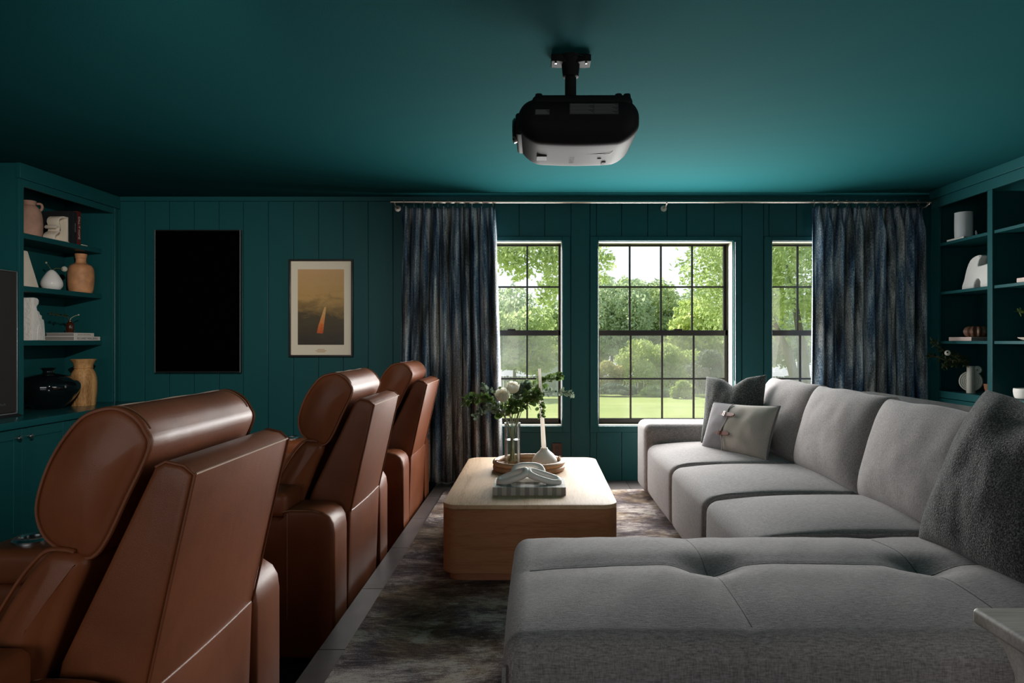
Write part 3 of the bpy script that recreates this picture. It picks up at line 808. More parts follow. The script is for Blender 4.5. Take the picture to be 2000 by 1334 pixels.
for px, top, rx, Y, mt, lab in ((1195, 518, 2.9, 47, 'tree_leaf_haze', 'far tree at the left edge of the middle window'),
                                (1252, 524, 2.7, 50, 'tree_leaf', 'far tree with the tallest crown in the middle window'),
                                (1318, 545, 3.0, 52, 'tree_leaf_haze', 'grey-green far tree right of centre in the middle window'),
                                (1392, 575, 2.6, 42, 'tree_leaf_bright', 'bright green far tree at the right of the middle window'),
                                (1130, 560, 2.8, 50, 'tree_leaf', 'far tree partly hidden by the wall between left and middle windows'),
                                (960, 545, 3.2, 48, 'tree_leaf_haze', 'far tree peeking past the left curtain'),
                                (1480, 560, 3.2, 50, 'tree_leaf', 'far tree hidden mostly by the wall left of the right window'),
                                (1560, 570, 3.0, 46, 'tree_leaf_haze', 'far tree behind the multi-stemmed tree in the right window')):
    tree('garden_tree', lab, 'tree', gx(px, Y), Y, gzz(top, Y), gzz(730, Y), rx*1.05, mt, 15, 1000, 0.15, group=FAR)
SH = 'shrubs in front of the garden fence'
for px, top, bot, rx, Y, mt, lab in ((1186, 700, 772, 0.85, 33, 'tree_leaf_yellow', 'yellowish shrub low at the left of the middle window'),
                                     (1262, 652, 765, 1.5, 33.5, 'tree_leaf_bright', 'bright light green small tree at centre of the middle window'),
                                     (1316, 660, 765, 1.4, 34, 'tree_leaf_bright', 'bright green bushy tree right of the centre of the middle window'),
                                     (1398, 672, 775, 1.25, 31, 'tree_leaf_dark', 'dark grey-green shrub behind the boucle cushion'),
                                     (1332, 738, 785, 0.5, 29, 'tree_leaf_bright', 'clipped rounded shrub standing alone on the lawn edge'),
                                     (1208, 745, 774, 0.9, 32, 'tree_leaf_dark', 'low dark shrub below the yellowish shrub'),
                                     (1282, 752, 776, 0.8, 31.5, 'tree_leaf', 'low green shrub at the foot of the light green tree'),
                                     (1030, 735, 770, 1.0, 33.5, 'tree_leaf', 'low shrub left of the garden shed'),
                                     (1545, 735, 775, 1.6, 33.8, 'tree_leaf', 'low shrub by the fence outside the right window')):
    tree('shrub', lab, 'shrub', gx(px, Y), Y, gzz(top, Y), gzz(bot, Y), rx, mt, 8, 800 if rx > 0.9 else 500, 0.085, trunk=False, group=SH)
# fence
FY = 35.0
fz = gz(FY); ftop = gzz(735, FY)
fn_ = thing('garden_fence', 'weathered grey board fence at the end of the lawn', 'fence', (6, FY, fz))
fb = None
x = -4.0
while x < 18.0:
    if fb is None: fb = obj('board', rbox(x, x+0.135, FY, FY+0.02, fz-0.05, ftop, 0.004), 'fence_wood', fn_, base=(x, FY, fz))
    else: share(fb, (x-6, 0, random.uniform(-0.015, 0.015)), fn_)
    x += 0.15
for zz in (fz+0.25, ftop-0.2): obj('rail', rbox(-4, 18, FY+0.02, FY+0.06, zz-0.04, zz+0.04, 0.004), 'fence_wood', fn_)
x = -4.0
while x < 18: obj('post', rbox(x, x+0.1, FY+0.02, FY+0.12, fz-0.05, ftop+0.03, 0.005), 'fence_wood', fn_); x += 2.4
# shed
SY = 33.0
sx0, sx1 = gx(1056, SY), gx(1112, SY); zpk, zev = gzz(704, SY), gzz(724, SY); zg = gz(SY)
sh = thing('garden_shed', 'pale blue-grey garden shed with gable roof outside the left window', 'shed', ((sx0+sx1)/2, SY, zg))
xm = (sx0+sx1)/2-0.05
obj('wall', prism([(sx0, zg-0.1), (sx1, zg-0.1), (sx1, zev), (xm, zpk-0.05), (sx0, zev)], 'y', SY, SY+1.6), 'shed_paint', sh, smooth=False)
for (xa, xb) in ((sx0-0.12, xm), (sx1+0.12, xm)):
    obj('roof_panel', prism([(xa, zev-0.06), (xb, zpk-0.02), (xb, zpk+0.05), (xa, zev+0.01)], 'y', SY-0.12, SY+1.7), 'shed_roof', sh, smooth=False)
obj('door', rbox(sx0+0.25, sx0+0.75, SY-0.03, SY+0.01, zg, zg+0.95, 0.01), 'shed_roof', sh)

# ================================================================== LEFT BUILT-INS
BL = -3.555                                  # face of the left bookcase
CTZ = 0.672                                  # counter height
BY0, BY1 = 4.682, 5.795                      # bookcase extent along the wall
bl = thing('bookcase', 'teal built-in bookcase with three shelves in the left corner', 'bookcase', (BL, (BY0+BY1)/2, CTZ))
obj('side_panel', rbox(XL+0.002, BL-0.02, BY0+0.004, BY0+0.038, CTZ, CEIL-0.002, 0.002), 'teal_paint', bl)
obj('side_panel', rbox(XL+0.002, BL-0.02, 5.725, BY1-0.003, CTZ, CEIL-0.002, 0.002), 'teal_paint', bl)
obj('back_panel', rbox(XL+0.002, XL+0.014, BY0+0.04, 5.723, CTZ, CEIL-0.002, 0.002), 'teal_paint', bl)
obj('stile', rbox(BL-0.02, BL, BY0, BY0+0.043, CTZ, 2.302, 0.003), 'teal_paint', bl)
obj('stile', rbox(BL-0.02, BL, 5.72, BY1, CTZ, 2.302, 0.003), 'teal_paint', bl)
obj('stile_bead', tube([(BL+0.002, 5.738, z) for z in (CTZ, 1.5, 2.30)], 0.005, 8), 'teal_gloss', bl)
obj('header', rbox(BL-0.02, BL, BY0+0.043, 5.72, 2.252, 2.302, 0.003), 'teal_paint', bl)
obj('crown', rbox(BL-0.02, BL+0.012, BY0-0.006, BY1, 2.302, CEIL-0.002, 0.003), 'teal_paint', bl)
obj('ceiling_panel', rbox(XL+0.014, BL-0.022, BY0+0.04, 5.72, 2.36, 2.40, 0.003), 'teal_paint', bl)
SHZ = [1.953, 1.576, 1.188]
for z in SHZ: obj('shelf', rbox(XL+0.014, -3.654, BY0+0.040, 5.722, z-0.038, z, 0.003), 'teal_paint', bl)
CF = -3.32                                   # cabinet fronts
for (ya, yb, lab) in ((3.945, 4.843, 'teal base cabinet under the tower speaker'), (4.847, 5.79, 'teal base cabinet in the corner under the bookcase')):
    c = thing('base_cabinet', lab, 'cabinet', (CF, (ya+yb)/2, LOW), 'teal base cabinets along the left wall')
    obj('body', rbox(XL+0.003, CF-0.021, ya, yb, LOW+0.09, CTZ-0.045, 0.002), 'teal_paint', c)
    obj('toe_kick', rbox(XL+0.003, CF-0.09, ya, yb, LOW, LOW+0.09, 0.002), 'teal_back', c)
    ym = (ya+yb)/2; zt, zb = CTZ-0.052, LOW+0.10
    for (da, db, ky) in ((ya+0.003, ym-0.0015, ym-0.05), (ym+0.0015, yb-0.003, ym+0.05)):
        d = obj('door', rbox(CF-0.020, CF-0.008, da, db, zb, zt, 0.002), 'teal_paint', c)
        for bx in ((da, da+0.065, zb, zt), (db-0.065, db, zb, zt), (da+0.065, db-0.065, zt-0.065, zt), (da+0.065, db-0.065, zb, zb+0.065)):
            obj('door_rail', rbox(CF-0.008, CF, bx[0], bx[1], bx[2], bx[3], 0.0015), 'teal_paint', d)
        g = G().add(tube([(CF, ky, 0.565), (CF+0.012, ky, 0.565)], 0.0085, 12)).add(lathe([(0.0, 0.0), (0.006, 0.0), (0.007, 0.012), (0.013, 0.018), (0.0165, 0.026), (0.014, 0.034), (0.0, 0.037)], 16), Matrix.Translation((CF, ky, 0.565)) @ Matrix.Rotation(R(90), 4, 'Y'))
        obj('knob', g, 'steel', d)
ct = tag(obj('countertop', rbox(XL+0.002, -3.30, 3.93, 5.795, CTZ-0.045, CTZ, 0.004, 2), 'teal_gloss', base=(-3.6, 4.4, CTZ)), 'long glossy teal countertop along the left wall', 'countertop')

# tower speaker standing on the counter, next to the bookcase
sp_ = thing('tower_speaker', 'tall black cloth-fronted loudspeaker on the counter at the left edge', 'speaker', (-3.70, 4.50, CTZ))
sy0, sy1, sz0, sz1, sxf = 4.33, 4.655, CTZ+0.018, 1.657, -3.545
obj('cabinet', rbox(-3.90, sxf-0.02, sy0, sy1, sz0, sz1, 0.004), 'black_plastic', sp_)
obj('grille', rbox(sxf-0.02, sxf-0.004, sy0+0.006, sy1-0.006, sz0+0.012, sz1-0.008, 0.003), 'grille_cloth', sp_)
for bx in ((sy0, sy1, sz1-0.006, sz1), (sy0, sy1, sz0, sz0+0.008), (sy1-0.005, sy1, sz0, sz1), (sy0, sy0+0.005, sz0, sz1)):
    obj('trim', rbox(sxf-0.021, sxf, bx[0], bx[1], bx[2], bx[3], 0.0015), 'silver_trim', sp_)
obj('foot', prism([(sy0-0.02, CTZ), (sy1+0.022, CTZ), (sy1+0.012, CTZ+0.012), (sy1-0.01, CTZ+0.018), (sy0+0.01, CTZ+0.018), (sy0-0.01, CTZ+0.012)], 'x', -3.92, sxf+0.012), 'black_frame', sp_)
Mt = basis((sxf-0.0035, 4.522, CTZ+0.088), (0, 1, 0), (0, 0, 1), (1, 0, 0))
obj('badge', G().add(text_geo('Klipsch', 0.022), Mt), 'nickel', sp_, smooth=False)

# ------------------------------------------------------------------ things on the left shelves
def lathe_obj(name, prof, mat_, c, label, cat, n=40, sm=5, fn=None, group=None):
    o = obj(name, lathe(smooth_prof(prof, sm), n, c, fn), mat_, base=c); return tag(o, label, cat, group)

# top shelf
z = SHZ[0]
c = (-3.80, 5.105, z)
j = thing('clay_jar', 'pinkish unglazed clay jar with small ear handle on the top left shelf', 'jar', c)
obj('body', lathe(smooth_prof([(0.0, 0.0), (0.070, 0.0), (0.080, 0.02), (0.084, 0.07), (0.083, 0.14), (0.072, 0.20), (0.052, 0.235), (0.040, 0.245), (0.040, 0.262), (0.044, 0.275), (0.038, 0.278), (0.030, 0.262), (0.0, 0.24)], 5), 36, c), 'pink_clay', j)
obj('ear_handle', tube(smooth_prof([(c[0]+0.03, c[1]+0.030, z+0.262), (c[0]+0.05, c[1]+0.052, z+0.262), (c[0]+0.055, c[1]+0.056, z+0.235), (c[0]+0.045, c[1]+0.048, z+0.212)], 5), 0.009, 8), 'pink_clay', j)
# scroll bookend
be = thing('bookend', 'cream scroll-shaped bookend left of the books', 'bookend', (-3.74, 5.30, z))
xb0, xb1 = -3.79, -3.70
def YZ(pts): return [(5.225+u, z+v) for u, v in pts]
def ribbon(path, th):
    L = []; Rr = []
    for i, p in enumerate(path):
        q0 = Vector(path[max(0, i-1)]); q1 = Vector(path[min(len(path)-1, i+1)]); d = (q1-q0).normalized(); n = Vector((-d.y, d.x))*th/2
        L.append(tuple(Vector(p)+n)); Rr.append(tuple(Vector(p)-n))
    return L+list(reversed(Rr))
obj('scroll', prism(ribbon(smooth_prof(YZ([(0.008, 0.0), (0.012, 0.04), (0.035, 0.062), (0.062, 0.080), (0.060, 0.108), (0.036, 0.118), (0.022, 0.100)]), 5), 0.015), 'x', xb0, xb1, 0.003, 2), 'cream_stone', be, angle=50)
obj('scroll', prism(ribbon(smooth_prof(YZ([(0.062, 0.080), (0.070, 0.115), (0.052, 0.150), (0.062, 0.180), (0.10, 0.196), (0.150, 0.198)]), 5), 0.016), 'x', xb0, xb1, 0.003, 2), 'cream_stone', be, angle=50)
obj('upright', rbox(xb0, xb1, 5.368, 5.384, z, z+0.206, 0.003), 'cream_stone', be)
obj('web', rbox(xb0, xb0+0.02, 5.29, 5.37, z, z+0.195, 0.003), 'cream_stone', be)
obj('foot', rbox(-3.80, -3.69, 5.25, 5.383, z, z+0.012, 0.003), 'cream_stone', be)
be2 = thing('bookend', 'small cream bookend foot right of the red book', 'bookend', (-3.74, 5.55, z))
obj('foot', rbox(-3.78, -3.69, 5.535, 5.60, z, z+0.014, 0.003), 'cream_stone', be2)
obj('upright', rbox(-3.84, -3.78, 5.5335, 5.547, z, z+0.10, 0.004), 'cream_stone', be2)
def book_up(y0, y1, h, d, cover, label, text=None, ink='ink_white', tsize=0.02, xf=-3.70, block='paper'):
    t = thing('book', label, 'book', (xf-d/2, (y0+y1)/2, z), 'upright books on the top left shelf')
    obj('page_block', rbox(xf-d+0.004, xf-0.006, y0+0.002, y1-0.002, z+0.004, z+h-0.004, 0.001), block, t)
    for ya, yb in ((y0, y0+0.0025), (y1-0.0025, y1)): obj('cover_board', rbox(xf-d, xf-0.003, ya, yb, z, z+h, 0.001), cover, t)
    obj('spine', rbox(xf-0.0035, xf, y0, y1, z, z+h, 0.001), cover, t)
    if text:
        obj('title', G().add(text_geo(text, tsize), basis((xf+0.0004, (y0+y1)/2, z+h*0.52), (0, 0, -1), (0, 1, 0), (1, 0, 0))), ink, t, smooth=False)
book_up(5.390, 5.438, 0.255, 0.21, 'book_black', 'thick black book beside the scroll bookend')
book_up(5.440, 5.476, 0.262, 0.22, 'paper_grey', 'grey book second from the scroll bookend', 'INTERIORS', 'ink_grey', 0.017) if False else book_up(5.440, 5.484, 0.265, 0.22, 'book_black', 'black book with small pale lettering left of the red book', 'NOMADE', 'ink_pale', 0.016)
book_up(5.487, 5.530, 0.275, 0.23, 'book_red', 'dark red book titled in white on the top left shelf', 'CALL IT HOME', 'ink_white', 0.028)

# middle shelf
z = SHZ[1]
c = (-3.75, 4.975, z)
ob = G(); bs_, ts_ = 0.066, 0.016
ob.add(([(c[0]+sx_*q, c[1]+sy_*q, z+h) for (q, h) in ((bs_, 0.0), (bs_, 0.004), (ts_+0.003, 0.262), (ts_-0.002, 0.266)) for sx_, sy_ in ((-1, -1), (1, -1), (1, 1), (-1, 1))],
        [tuple(4*l+i for i in q) for l in range(1) for q in ()] + [(4*l+i, 4*l+(i+1) % 4, 4*l+4+(i+1) % 4, 4*l+4+i) for l in range(3) for i in range(4)] + [(3, 2, 1, 0), (12, 13, 14, 15)]))
tag(obj('obelisk', ob, 'cream_stone', base=c), 'cream stone obelisk at the near end of the middle left shelf', 'ornament')
c = (-3.75, 5.27, z)
lathe_obj('bud_vase', [(0.0, 0.0), (0.045, 0.0), (0.066, 0.02), (0.073, 0.045), (0.068, 0.075), (0.050, 0.11), (0.030, 0.14), (0.017, 0.152), (0.013, 0.155), (0.011, 0.150), (0.0, 0.12)], 'white_glaze', c, 'glossy white teardrop bud vase on the middle left shelf', 'vase')
f = thing('flower_sprig', 'small white pom-pom flower sprig in the white bud vase', 'flower', (c[0], c[1], z+0.13))
g = G()
g.add(tube(smooth_prof([(c[0], c[1], z+0.13), (c[0]+0.005, c[1]+0.02, z+0.165), (c[0]+0.01, c[1]+0.06, z+0.175), (c[0]+0.015, c[1]+0.10, z+0.172)], 5), 0.003, 6))
g.add(tube(smooth_prof([(c[0], c[1], z+0.13), (c[0], c[1]-0.02, z+0.17), (c[0], c[1]-0.055, z+0.20)], 5), 0.0022, 6))
obj('stem', g, 'stem_green', f)
def ball(p, r, n=14): return lathe([(r*math.sin(math.pi*i/10), -r*math.cos(math.pi*i/10)) for i in range(11)], n, p)
obj('flower_head', ball((c[0]+0.015, c[1]+0.118, z+0.176), 0.021), 'petal', f); obj('bud', ball((c[0], c[1]-0.06, z+0.205), 0.008, 10), 'stem_pale', f)
def leaf_quad(g, p, d, up, L, w, cup=0.15):
    d = Vector(d).normalized(); up = Vector(up); s = d.cross(up); s = s.normalized() if s.length > 1e-5 else d.orthogonal().normalized(); n = s.cross(d)
    o = len(g.v); P = Vector(p)
    prof = [(0, 0.12), (0.25, 0.8), (0.55, 1.0), (0.85, 0.6), (1.0, 0.05)]
    for t, ww in prof:
        c0 = P+d*L*t
        g.v += [tuple(c0-s*w/2*ww+n*cup*w*ww), tuple(c0), tuple(c0+s*w/2*ww+n*cup*w*ww)]
    for i in range(4):
        a = o+i*3; g.f += [(a, a+1, a+4, a+3), (a+1, a+2, a+5, a+4)]
g = G(); random.seed(8)
for i in range(7): leaf_quad(g, (c[0]+0.004, c[1]+0.015+0.008*i, z+0.160+0.002*i), (random.uniform(-1, 1), random.uniform(-0.5, 1), random.uniform(-0.4, 0.6)), (0, 0, 1), 0.025, 0.010)
obj('leaves', g, 'leaf_green', f)
c = (-3.75, 5.607, z)
lathe_obj('clay_bottle', [(0.0, 0.0), (0.070, 0.0), (0.083, 0.012), (0.091, 0.05), (0.095, 0.12), (0.091, 0.19), (0.075, 0.225), (0.045, 0.243), (0.038, 0.258), (0.038, 0.282), (0.042, 0.286), (0.040, 0.292), (0.044, 0.318), (0.041, 0.323), (0.034, 0.318), (0.030, 0.28), (0.0, 0.27)], 'tan_clay', c, 'tan clay bottle with a ringed neck on the middle left shelf', 'vase',
          fn=lambda r, zz, a: r*(1+0.015*mnoise.noise(Vector((math.cos(a), math.sin(a), zz*8)))))

# lower shelf
z = SHZ[2]
x0, x1, y0 = -3.90, -3.70, 5.00
sc_ = thing('plaster_sculpture', 'white rough plaster sculpture with stepped edge and arch on the lower left shelf', 'sculpture', ((x0+x1)/2, y0+0.06, z))
prof = [(0.0, 0.0), (0.135, 0.0), (0.125, 0.12), (0.118, 0.155), (0.100, 0.160), (0.098, 0.185), (0.078, 0.195), (0.072, 0.212), (0.052, 0.222), (0.045, 0.245), (0.055, 0.262), (0.065, 0.270), (0.068, 0.298), (0.052, 0.312), (0.020, 0.316), (0.0, 0.312)]
obj('block', prism([(y0+u, z+v) for u, v in prof], 'x', x0, x1, 0.005, 2, nseg=6), 'rough_plaster', sc_, angle=30)
arch = [(y0+0.045, z+0.004), (y0+0.105, z+0.004), (y0+0.098, z+0.07), (y0+0.085, z+0.105), (y0+0.070, z+0.118), (y0+0.056, z+0.105), (y0+0.048, z+0.07)]
obj('arch_relief', prism(arch, 'x', x1-0.004, x1+0.003, 0.002, 2), 'rough_plaster', sc_)
def flat_book(y0, y1, xf, d, z0, z1, cover, label, text=None, ink='ink_grey', ts=0.018, face='x', group=None):
    t = thing('book', label, 'book', (xf-d/2 if face == 'x' else xf+d/2, (y0+y1)/2, z0), group)
    s = 1 if face == 'x' else -1
    def X(a, b_): return (min(a, b_), max(a, b_))
    xa, xb = X(xf-s*(d-0.004), xf-s*0.006); obj('page_block', rbox(xa, xb, y0+0.003, y1-0.003, z0+0.003, z1-0.003, 0.001), 'paper_grey', t)
    xa, xb = X(xf-s*d, xf-s*0.003)
    for za, zb in ((z0, z0+0.003), (z1-0.003, z1)): obj('cover_board', rbox(xa, xb, y0, y1, za, zb, 0.001), cover, t)
    xa, xb = X(xf-s*0.0035, xf); obj('spine', rbox(xa, xb, y0, y1, z0, z1, 0.001), cover, t)
    if text: obj('title', G().add(text_geo(text, ts), basis((xf+s*0.0004, (y0+y1)/2, (z0+z1)/2), (0, s, 0), (0, 0, 1), (s, 0, 0))), ink, t, smooth=False)
    return t
FB = 'white books lying on the lower left shelf'
flat_book(5.397, 5.715, -3.662, 0.235, z, z+0.032, 'book_white', 'longer white book lying under another on the lower left shelf', 'RICHARD WALLBERG', 'ink_grey', 0.026, group=FB)
flat_book(5.397, 5.640, -3.664, 0.225, z+0.032, z+0.061, 'book_white', 'shorter white book lying on top under the amber bottle', 'JULIUS SHULMAN', 'ink_pale', 0.020, group=FB)
zb = z+0.061
c = (-3.722, 5.435, zb)
ab = thing('amber_bottle', 'small amber glass bottle standing on the white books', 'bottle', c)
obj('body', lathe([(0.0, 0.0), (0.026, 0.0), (0.029, 0.004), (0.029, 0.068), (0.024, 0.080), (0.012, 0.087), (0.011, 0.100), (0.013, 0.102), (0.0, 0.104)], 24, c), 'amber_glass', ab)
f = thing('dried_sprig', 'thin dried flower sprigs in the amber bottle', 'flower', (c[0], c[1], zb+0.10))
g = G()
s1 = smooth_prof([(c[0], c[1], zb+0.09), (c[0], c[1]+0.01, zb+0.115), (c[0]+0.01, c[1]+0.04, zb+0.135), (c[0]+0.015, c[1]+0.075, zb+0.145)], 5)
s2 = smooth_prof([(c[0], c[1], zb+0.09), (c[0]-0.01, c[1]-0.02, zb+0.125), (c[0]-0.02, c[1]-0.09, zb+0.135), (c[0]-0.02, c[1]-0.20, zb+0.14)], 6)
g.add(tube(s2, 0.0016, 5)); obj('stem', g, 'stem_brown', f)
obj('pale_stem', tube(s1, 0.0026, 6), 'stem_pale', f); obj('bud', ball((c[0]+0.016, c[1]+0.078, zb+0.146), 0.006, 10), 'petal', f)
g = G(); random.seed(3)
for p in s2[4:]:
    for _ in range(2): leaf_quad(g, p, (random.uniform(-1, 1), random.uniform(-1, 1), random.uniform(-0.6, 1)), (0, 0, 1), 0.022, 0.012)
obj('leaves', g, 'leaf_dark', f)

# on the counter inside the bookcase
c = (-3.70, 5.16, CTZ)
lathe_obj('black_glass_pot', [(0.0, 0.0), (0.085, 0.0), (0.10, 0.008), (0.15, 0.055), (0.195, 0.12), (0.208, 0.165), (0.195, 0.205), (0.14, 0.245), (0.070, 0.262), (0.040, 0.268), (0.034, 0.285), (0.044, 0.300), (0.050, 0.305), (0.042, 0.308), (0.026, 0.296), (0.0, 0.27)], 'black_glass', c, 'wide glossy black glass pot on the counter in the left bookcase', 'pot', 48,
          fn=lambda r, zz, a: r*(1+0.012*math.cos(14*a)*(1 if 0.03 < zz < 0.25 else 0)))
c = (-3.625, 5.45, CTZ)
lathe_obj('wooden_vase', [(0.0, 0.0), (0.080, 0.0), (0.085, 0.006), (0.090, 0.06), (0.095, 0.13), (0.094, 0.20), (0.082, 0.255), (0.066, 0.285), (0.064, 0.295), (0.069, 0.299), (0.065, 0.306), (0.070, 0.33), (0.086, 0.358), (0.089, 0.364), (0.080, 0.364), (0.056, 0.32), (0.0, 0.25)], 'carved_wood', c, 'turned wooden vase with flared mouth beside the black glass pot', 'vase',
          fn=lambda r, zz, a: r*(1+0.02*mnoise.noise(Vector((math.cos(a)*1.5, math.sin(a)*1.5, zz*6)))))

# ================================================================== WALL PANEL, PICTURE
x0, x1, z0, z1 = wx(310), wx(476), wz(727), wz(451)
tv = thing('wall_screen', 'upright black rectangular screen mounted on the panelled wall', 'screen', ((x0+x1)/2, YB, z0))
obj('housing', rbox(x0+0.05, x1-0.05, YB-0.03, YB+0.003, z0+0.06, z1-0.06, 0.004), 'black_frame', tv)
obj('frame', rbox(x0, x1, YB-0.062, YB-0.03, z0, z1, 0.004), 'black_frame', tv)
obj('display', rbox(x0+0.009, x1-0.009, YB-0.064, YB-0.058, z0+0.010, z1-0.009, 0.001), 'black_screen', tv)
for a, b_ in ((x0, x0+0.007), (x1-0.007, x1)): obj('edge_trim', rbox(a, b_, YB-0.065, YB-0.055, z0, z1, 0.0015), 'label_print', tv)

x0, x1, z0, z1 = wx(566), wx(691), wz(697), wz(507)
pc = thing('framed_print', 'framed ochre and dark print with an orange streak on the panelled wall', 'picture', ((x0+x1)/2, YB, z0))
fw = 0.016
for bx in ((x0, x0+fw, z0, z1), (x1-fw, x1, z0, z1), (x0+fw, x1-fw, z0, z0+fw), (x0+fw, x1-fw, z1-fw, z1)):
    obj('frame_bar', rbox(bx[0], bx[1], YB-0.034, YB+0.002, bx[2], bx[3], 0.003), 'black_frame', pc)
obj('mat_board', rbox(x0+fw, x1-fw, YB-0.016, YB-0.004, z0+fw, z1-fw, 0.001), 'mat_board', pc)
px0, px1, pz0, pz1 = wx(583), wx(673), wz(673.5), wz(526.5)
pr = obj('print', box(px0, px1, YB-0.0175, YB-0.015, pz0, pz1), 'poster_print', pc, base=((px0+px1)/2, YB-0.016, pz0), smooth=False)
fx = (px0+px1)/2
obj('streak', prism([(fx-0.035, pz0+0.10), (fx+0.018, pz0+0.095), (fx+0.045, pz0+0.32), (fx+0.030, pz0+0.32), (fx-0.022, pz0+0.16)], 'y', YB-0.0184, YB-0.0174), 'flame_print', pr, base=(fx, YB-0.018, pz0), smooth=False)
for i, wd_ in enumerate((0.030, 0.046, 0.034)):
    obj('caption', box(fx+0.0-wd_, fx+wd_, YB-0.0168, YB-0.0158, wz(682.5+i*2.4)-0.0025, wz(682.5+i*2.4)+0.0015), 'gold_print', pc, smooth=False)

# ================================================================== CURTAIN ROD, RINGS, CURTAINS
RY = 5.665; RS = FPX/RY
def rx_(px): return (px-VPX)/RS
RZ = CAMZ+(VPY-394.5)/RS
rod = thing('curtain_rod', 'long brushed nickel curtain rod above the three windows', 'rod', ((rx_(763)+rx_(1825))/2, RY, RZ))
xm_ = rx_(1302)
obj('pole', tube([(rx_(768), RY, RZ), (xm_, RY, RZ)], 0.0115, 16), 'nickel', rod); obj('pole', tube([(xm_-0.05, RY, RZ), (rx_(1820), RY, RZ)], 0.0100, 16), 'nickel', rod)
for e, s in ((rx_(763), -1), (rx_(1825), 1)):
    obj('end_cap', tube([(e, RY, RZ), (e-s*0.022, RY, RZ), (e-s*0.022, RY, RZ), (e-s*0.03, RY, RZ)], [0.013, 0.013, 0.017, 0.017], 16), 'nickel', rod)
for e in (rx_(771), xm_, rx_(1814)):
    g = G().add(tube([(e, YB-0.004, RZ-0.03), (e, RY+0.04, RZ-0.03), (e, RY, RZ-0.014)], 0.007, 8)).add(lathe([(0, 0), (0.026, 0), (0.026, 0.008), (0, 0.010)], 16), Matrix.Translation((e, YB-0.001, RZ-0.03)) @ Matrix.Rotation(R(90), 4, 'X'))
    g.add(tube([(e+0.0, RY+0.02*math.cos(t), RZ+0.02*math.sin(t)) for t in [R(200+20*k) for k in range(8)]], 0.005, 6))
    obj('bracket', g, 'nickel', rod)
ringsrc = None
ORD = ['first', 'second', 'third', 'fourth', 'fifth', 'sixth', 'seventh', 'eighth', 'ninth', 'tenth', 'eleventh', 'twelfth']
def rings(pxs, group, lab):
    global ringsrc
    for i, p in enumerate(pxs):
        X = rx_(p)
        l = ORD[i]+' '+lab
        if ringsrc is None:
            g = G().add(tube([(X, RY+0.021*math.cos(t), RZ-0.004+0.021*math.sin(t)) for t in [2*math.pi*k/20 for k in range(20)]], 0.0022, 6, True))
            g.add(tube([(X, RY, RZ-0.025), (X, RY, RZ-0.038)], 0.0018, 6))
            ringsrc = obj('curtain_ring', g, 'nickel', base=(X, RY, RZ)); tag(ringsrc, l, 'curtain ring', group)
        else:
            c_ = ringsrc.copy(); COL.objects.link(c_); c_.location = (X, RY, RZ); tag(c_, l, 'curtain ring', group)
LR = [788.7, 808.7, 828, 845, 857, 875, 892.6, 908, 922, 942.6, 963]
RR = [1590, 1614, 1627, 1637, 1654, 1672, 1693.5, 1714, 1729.6, 1748, 1770, 1794]
rings(LR, 'rings of the left curtain', 'nickel ring from the left on the left curtain')
rings(RR, 'rings of the right curtain', 'nickel ring from the left on the right curtain')

def curtain(label, xa, xb, ba, bb, ztop, zbot, pleats, seed, pos):
    random.seed(seed)
    nu, nv = 300, 56
    V = []; F = []; UV = []
    ph = [random.uniform(-0.5, 0.5) for _ in range(pleats+2)]; am = [random.uniform(0.75, 1.25) for _ in range(pleats+2)]
    L = 0
    for j in range(nv+1):
        t = j/nv; z = lerp(ztop, zbot, t)
        soft = min(1, t/0.10)
        for i in range(nu+1):
            u = i/nu
            s = u*pleats; k = int(s); fr = s-k
            wph = lerp(ph[k], ph[k+1], fr); a_ = lerp(am[k], am[k+1], fr)
            th = 2*math.pi*(s+0.22*wph*soft+0.25*mnoise.noise(Vector((u*4+seed, t*1.6, 0)))*soft)
            # header: tight pinches at each ring; below: full round folds
            pinch = math.exp(-((fr-0.5)/0.16)**2)
            yh = 0.014*math.sin(2*math.pi*s*3)*pinch - 0.028*pinch + 0.006
            yf = 0.046*a_*(math.sin(th)+0.28*math.sin(2*th+1.3*wph)) + 0.012*mnoise.noise(Vector((u*18+seed, t*2.4, 3)))
            y = lerp(yh, yf, soft*soft*(3-2*soft))
            xx = lerp(lerp(xa, xb, u), lerp(ba, bb, u), t**1.3) + 0.012*math.cos(th)*soft + 0.006*mnoise.noise(Vector((u*9, t*3, seed)))
            V.append((xx, RY+0.004+y, z+(0.012*(1-pinch)*(-1) if j == 0 else 0))); UV.append((u*2.0, t*2.3))
    for j in range(nv):
        for i in range(nu):
            q = j*(nu+1)+i; F.append((q, q+nu+1, q+nu+2, q+1))
    o = obj('curtain', (V, F), 'curtain_cloth', base=((xa+xb)/2, RY, zbot), angle=80)
    uvl = o.data.uv_layers.new(name='UVMap')
    for lp in o.data.loops: uvl.data[lp.index].uv = UV[lp.vertex_index]
    md = o.modifiers.new('thickness', 'SOLIDIFY'); md.thickness = 0.003
    return tag(o, label, 'curtain', 'blue streaked velvet curtains')
ZC = RZ-0.036
curtain('blue and grey streaked pleated curtain left of the windows', rx_(783), rx_(967), rx_(774), rx_(982), ZC, 0.014, 10, 5, 0)
curtain('blue and grey streaked pleated curtain right of the windows', rx_(1587), rx_(1802), rx_(1584), rx_(1806), ZC, 0.014, 11, 17, 0)

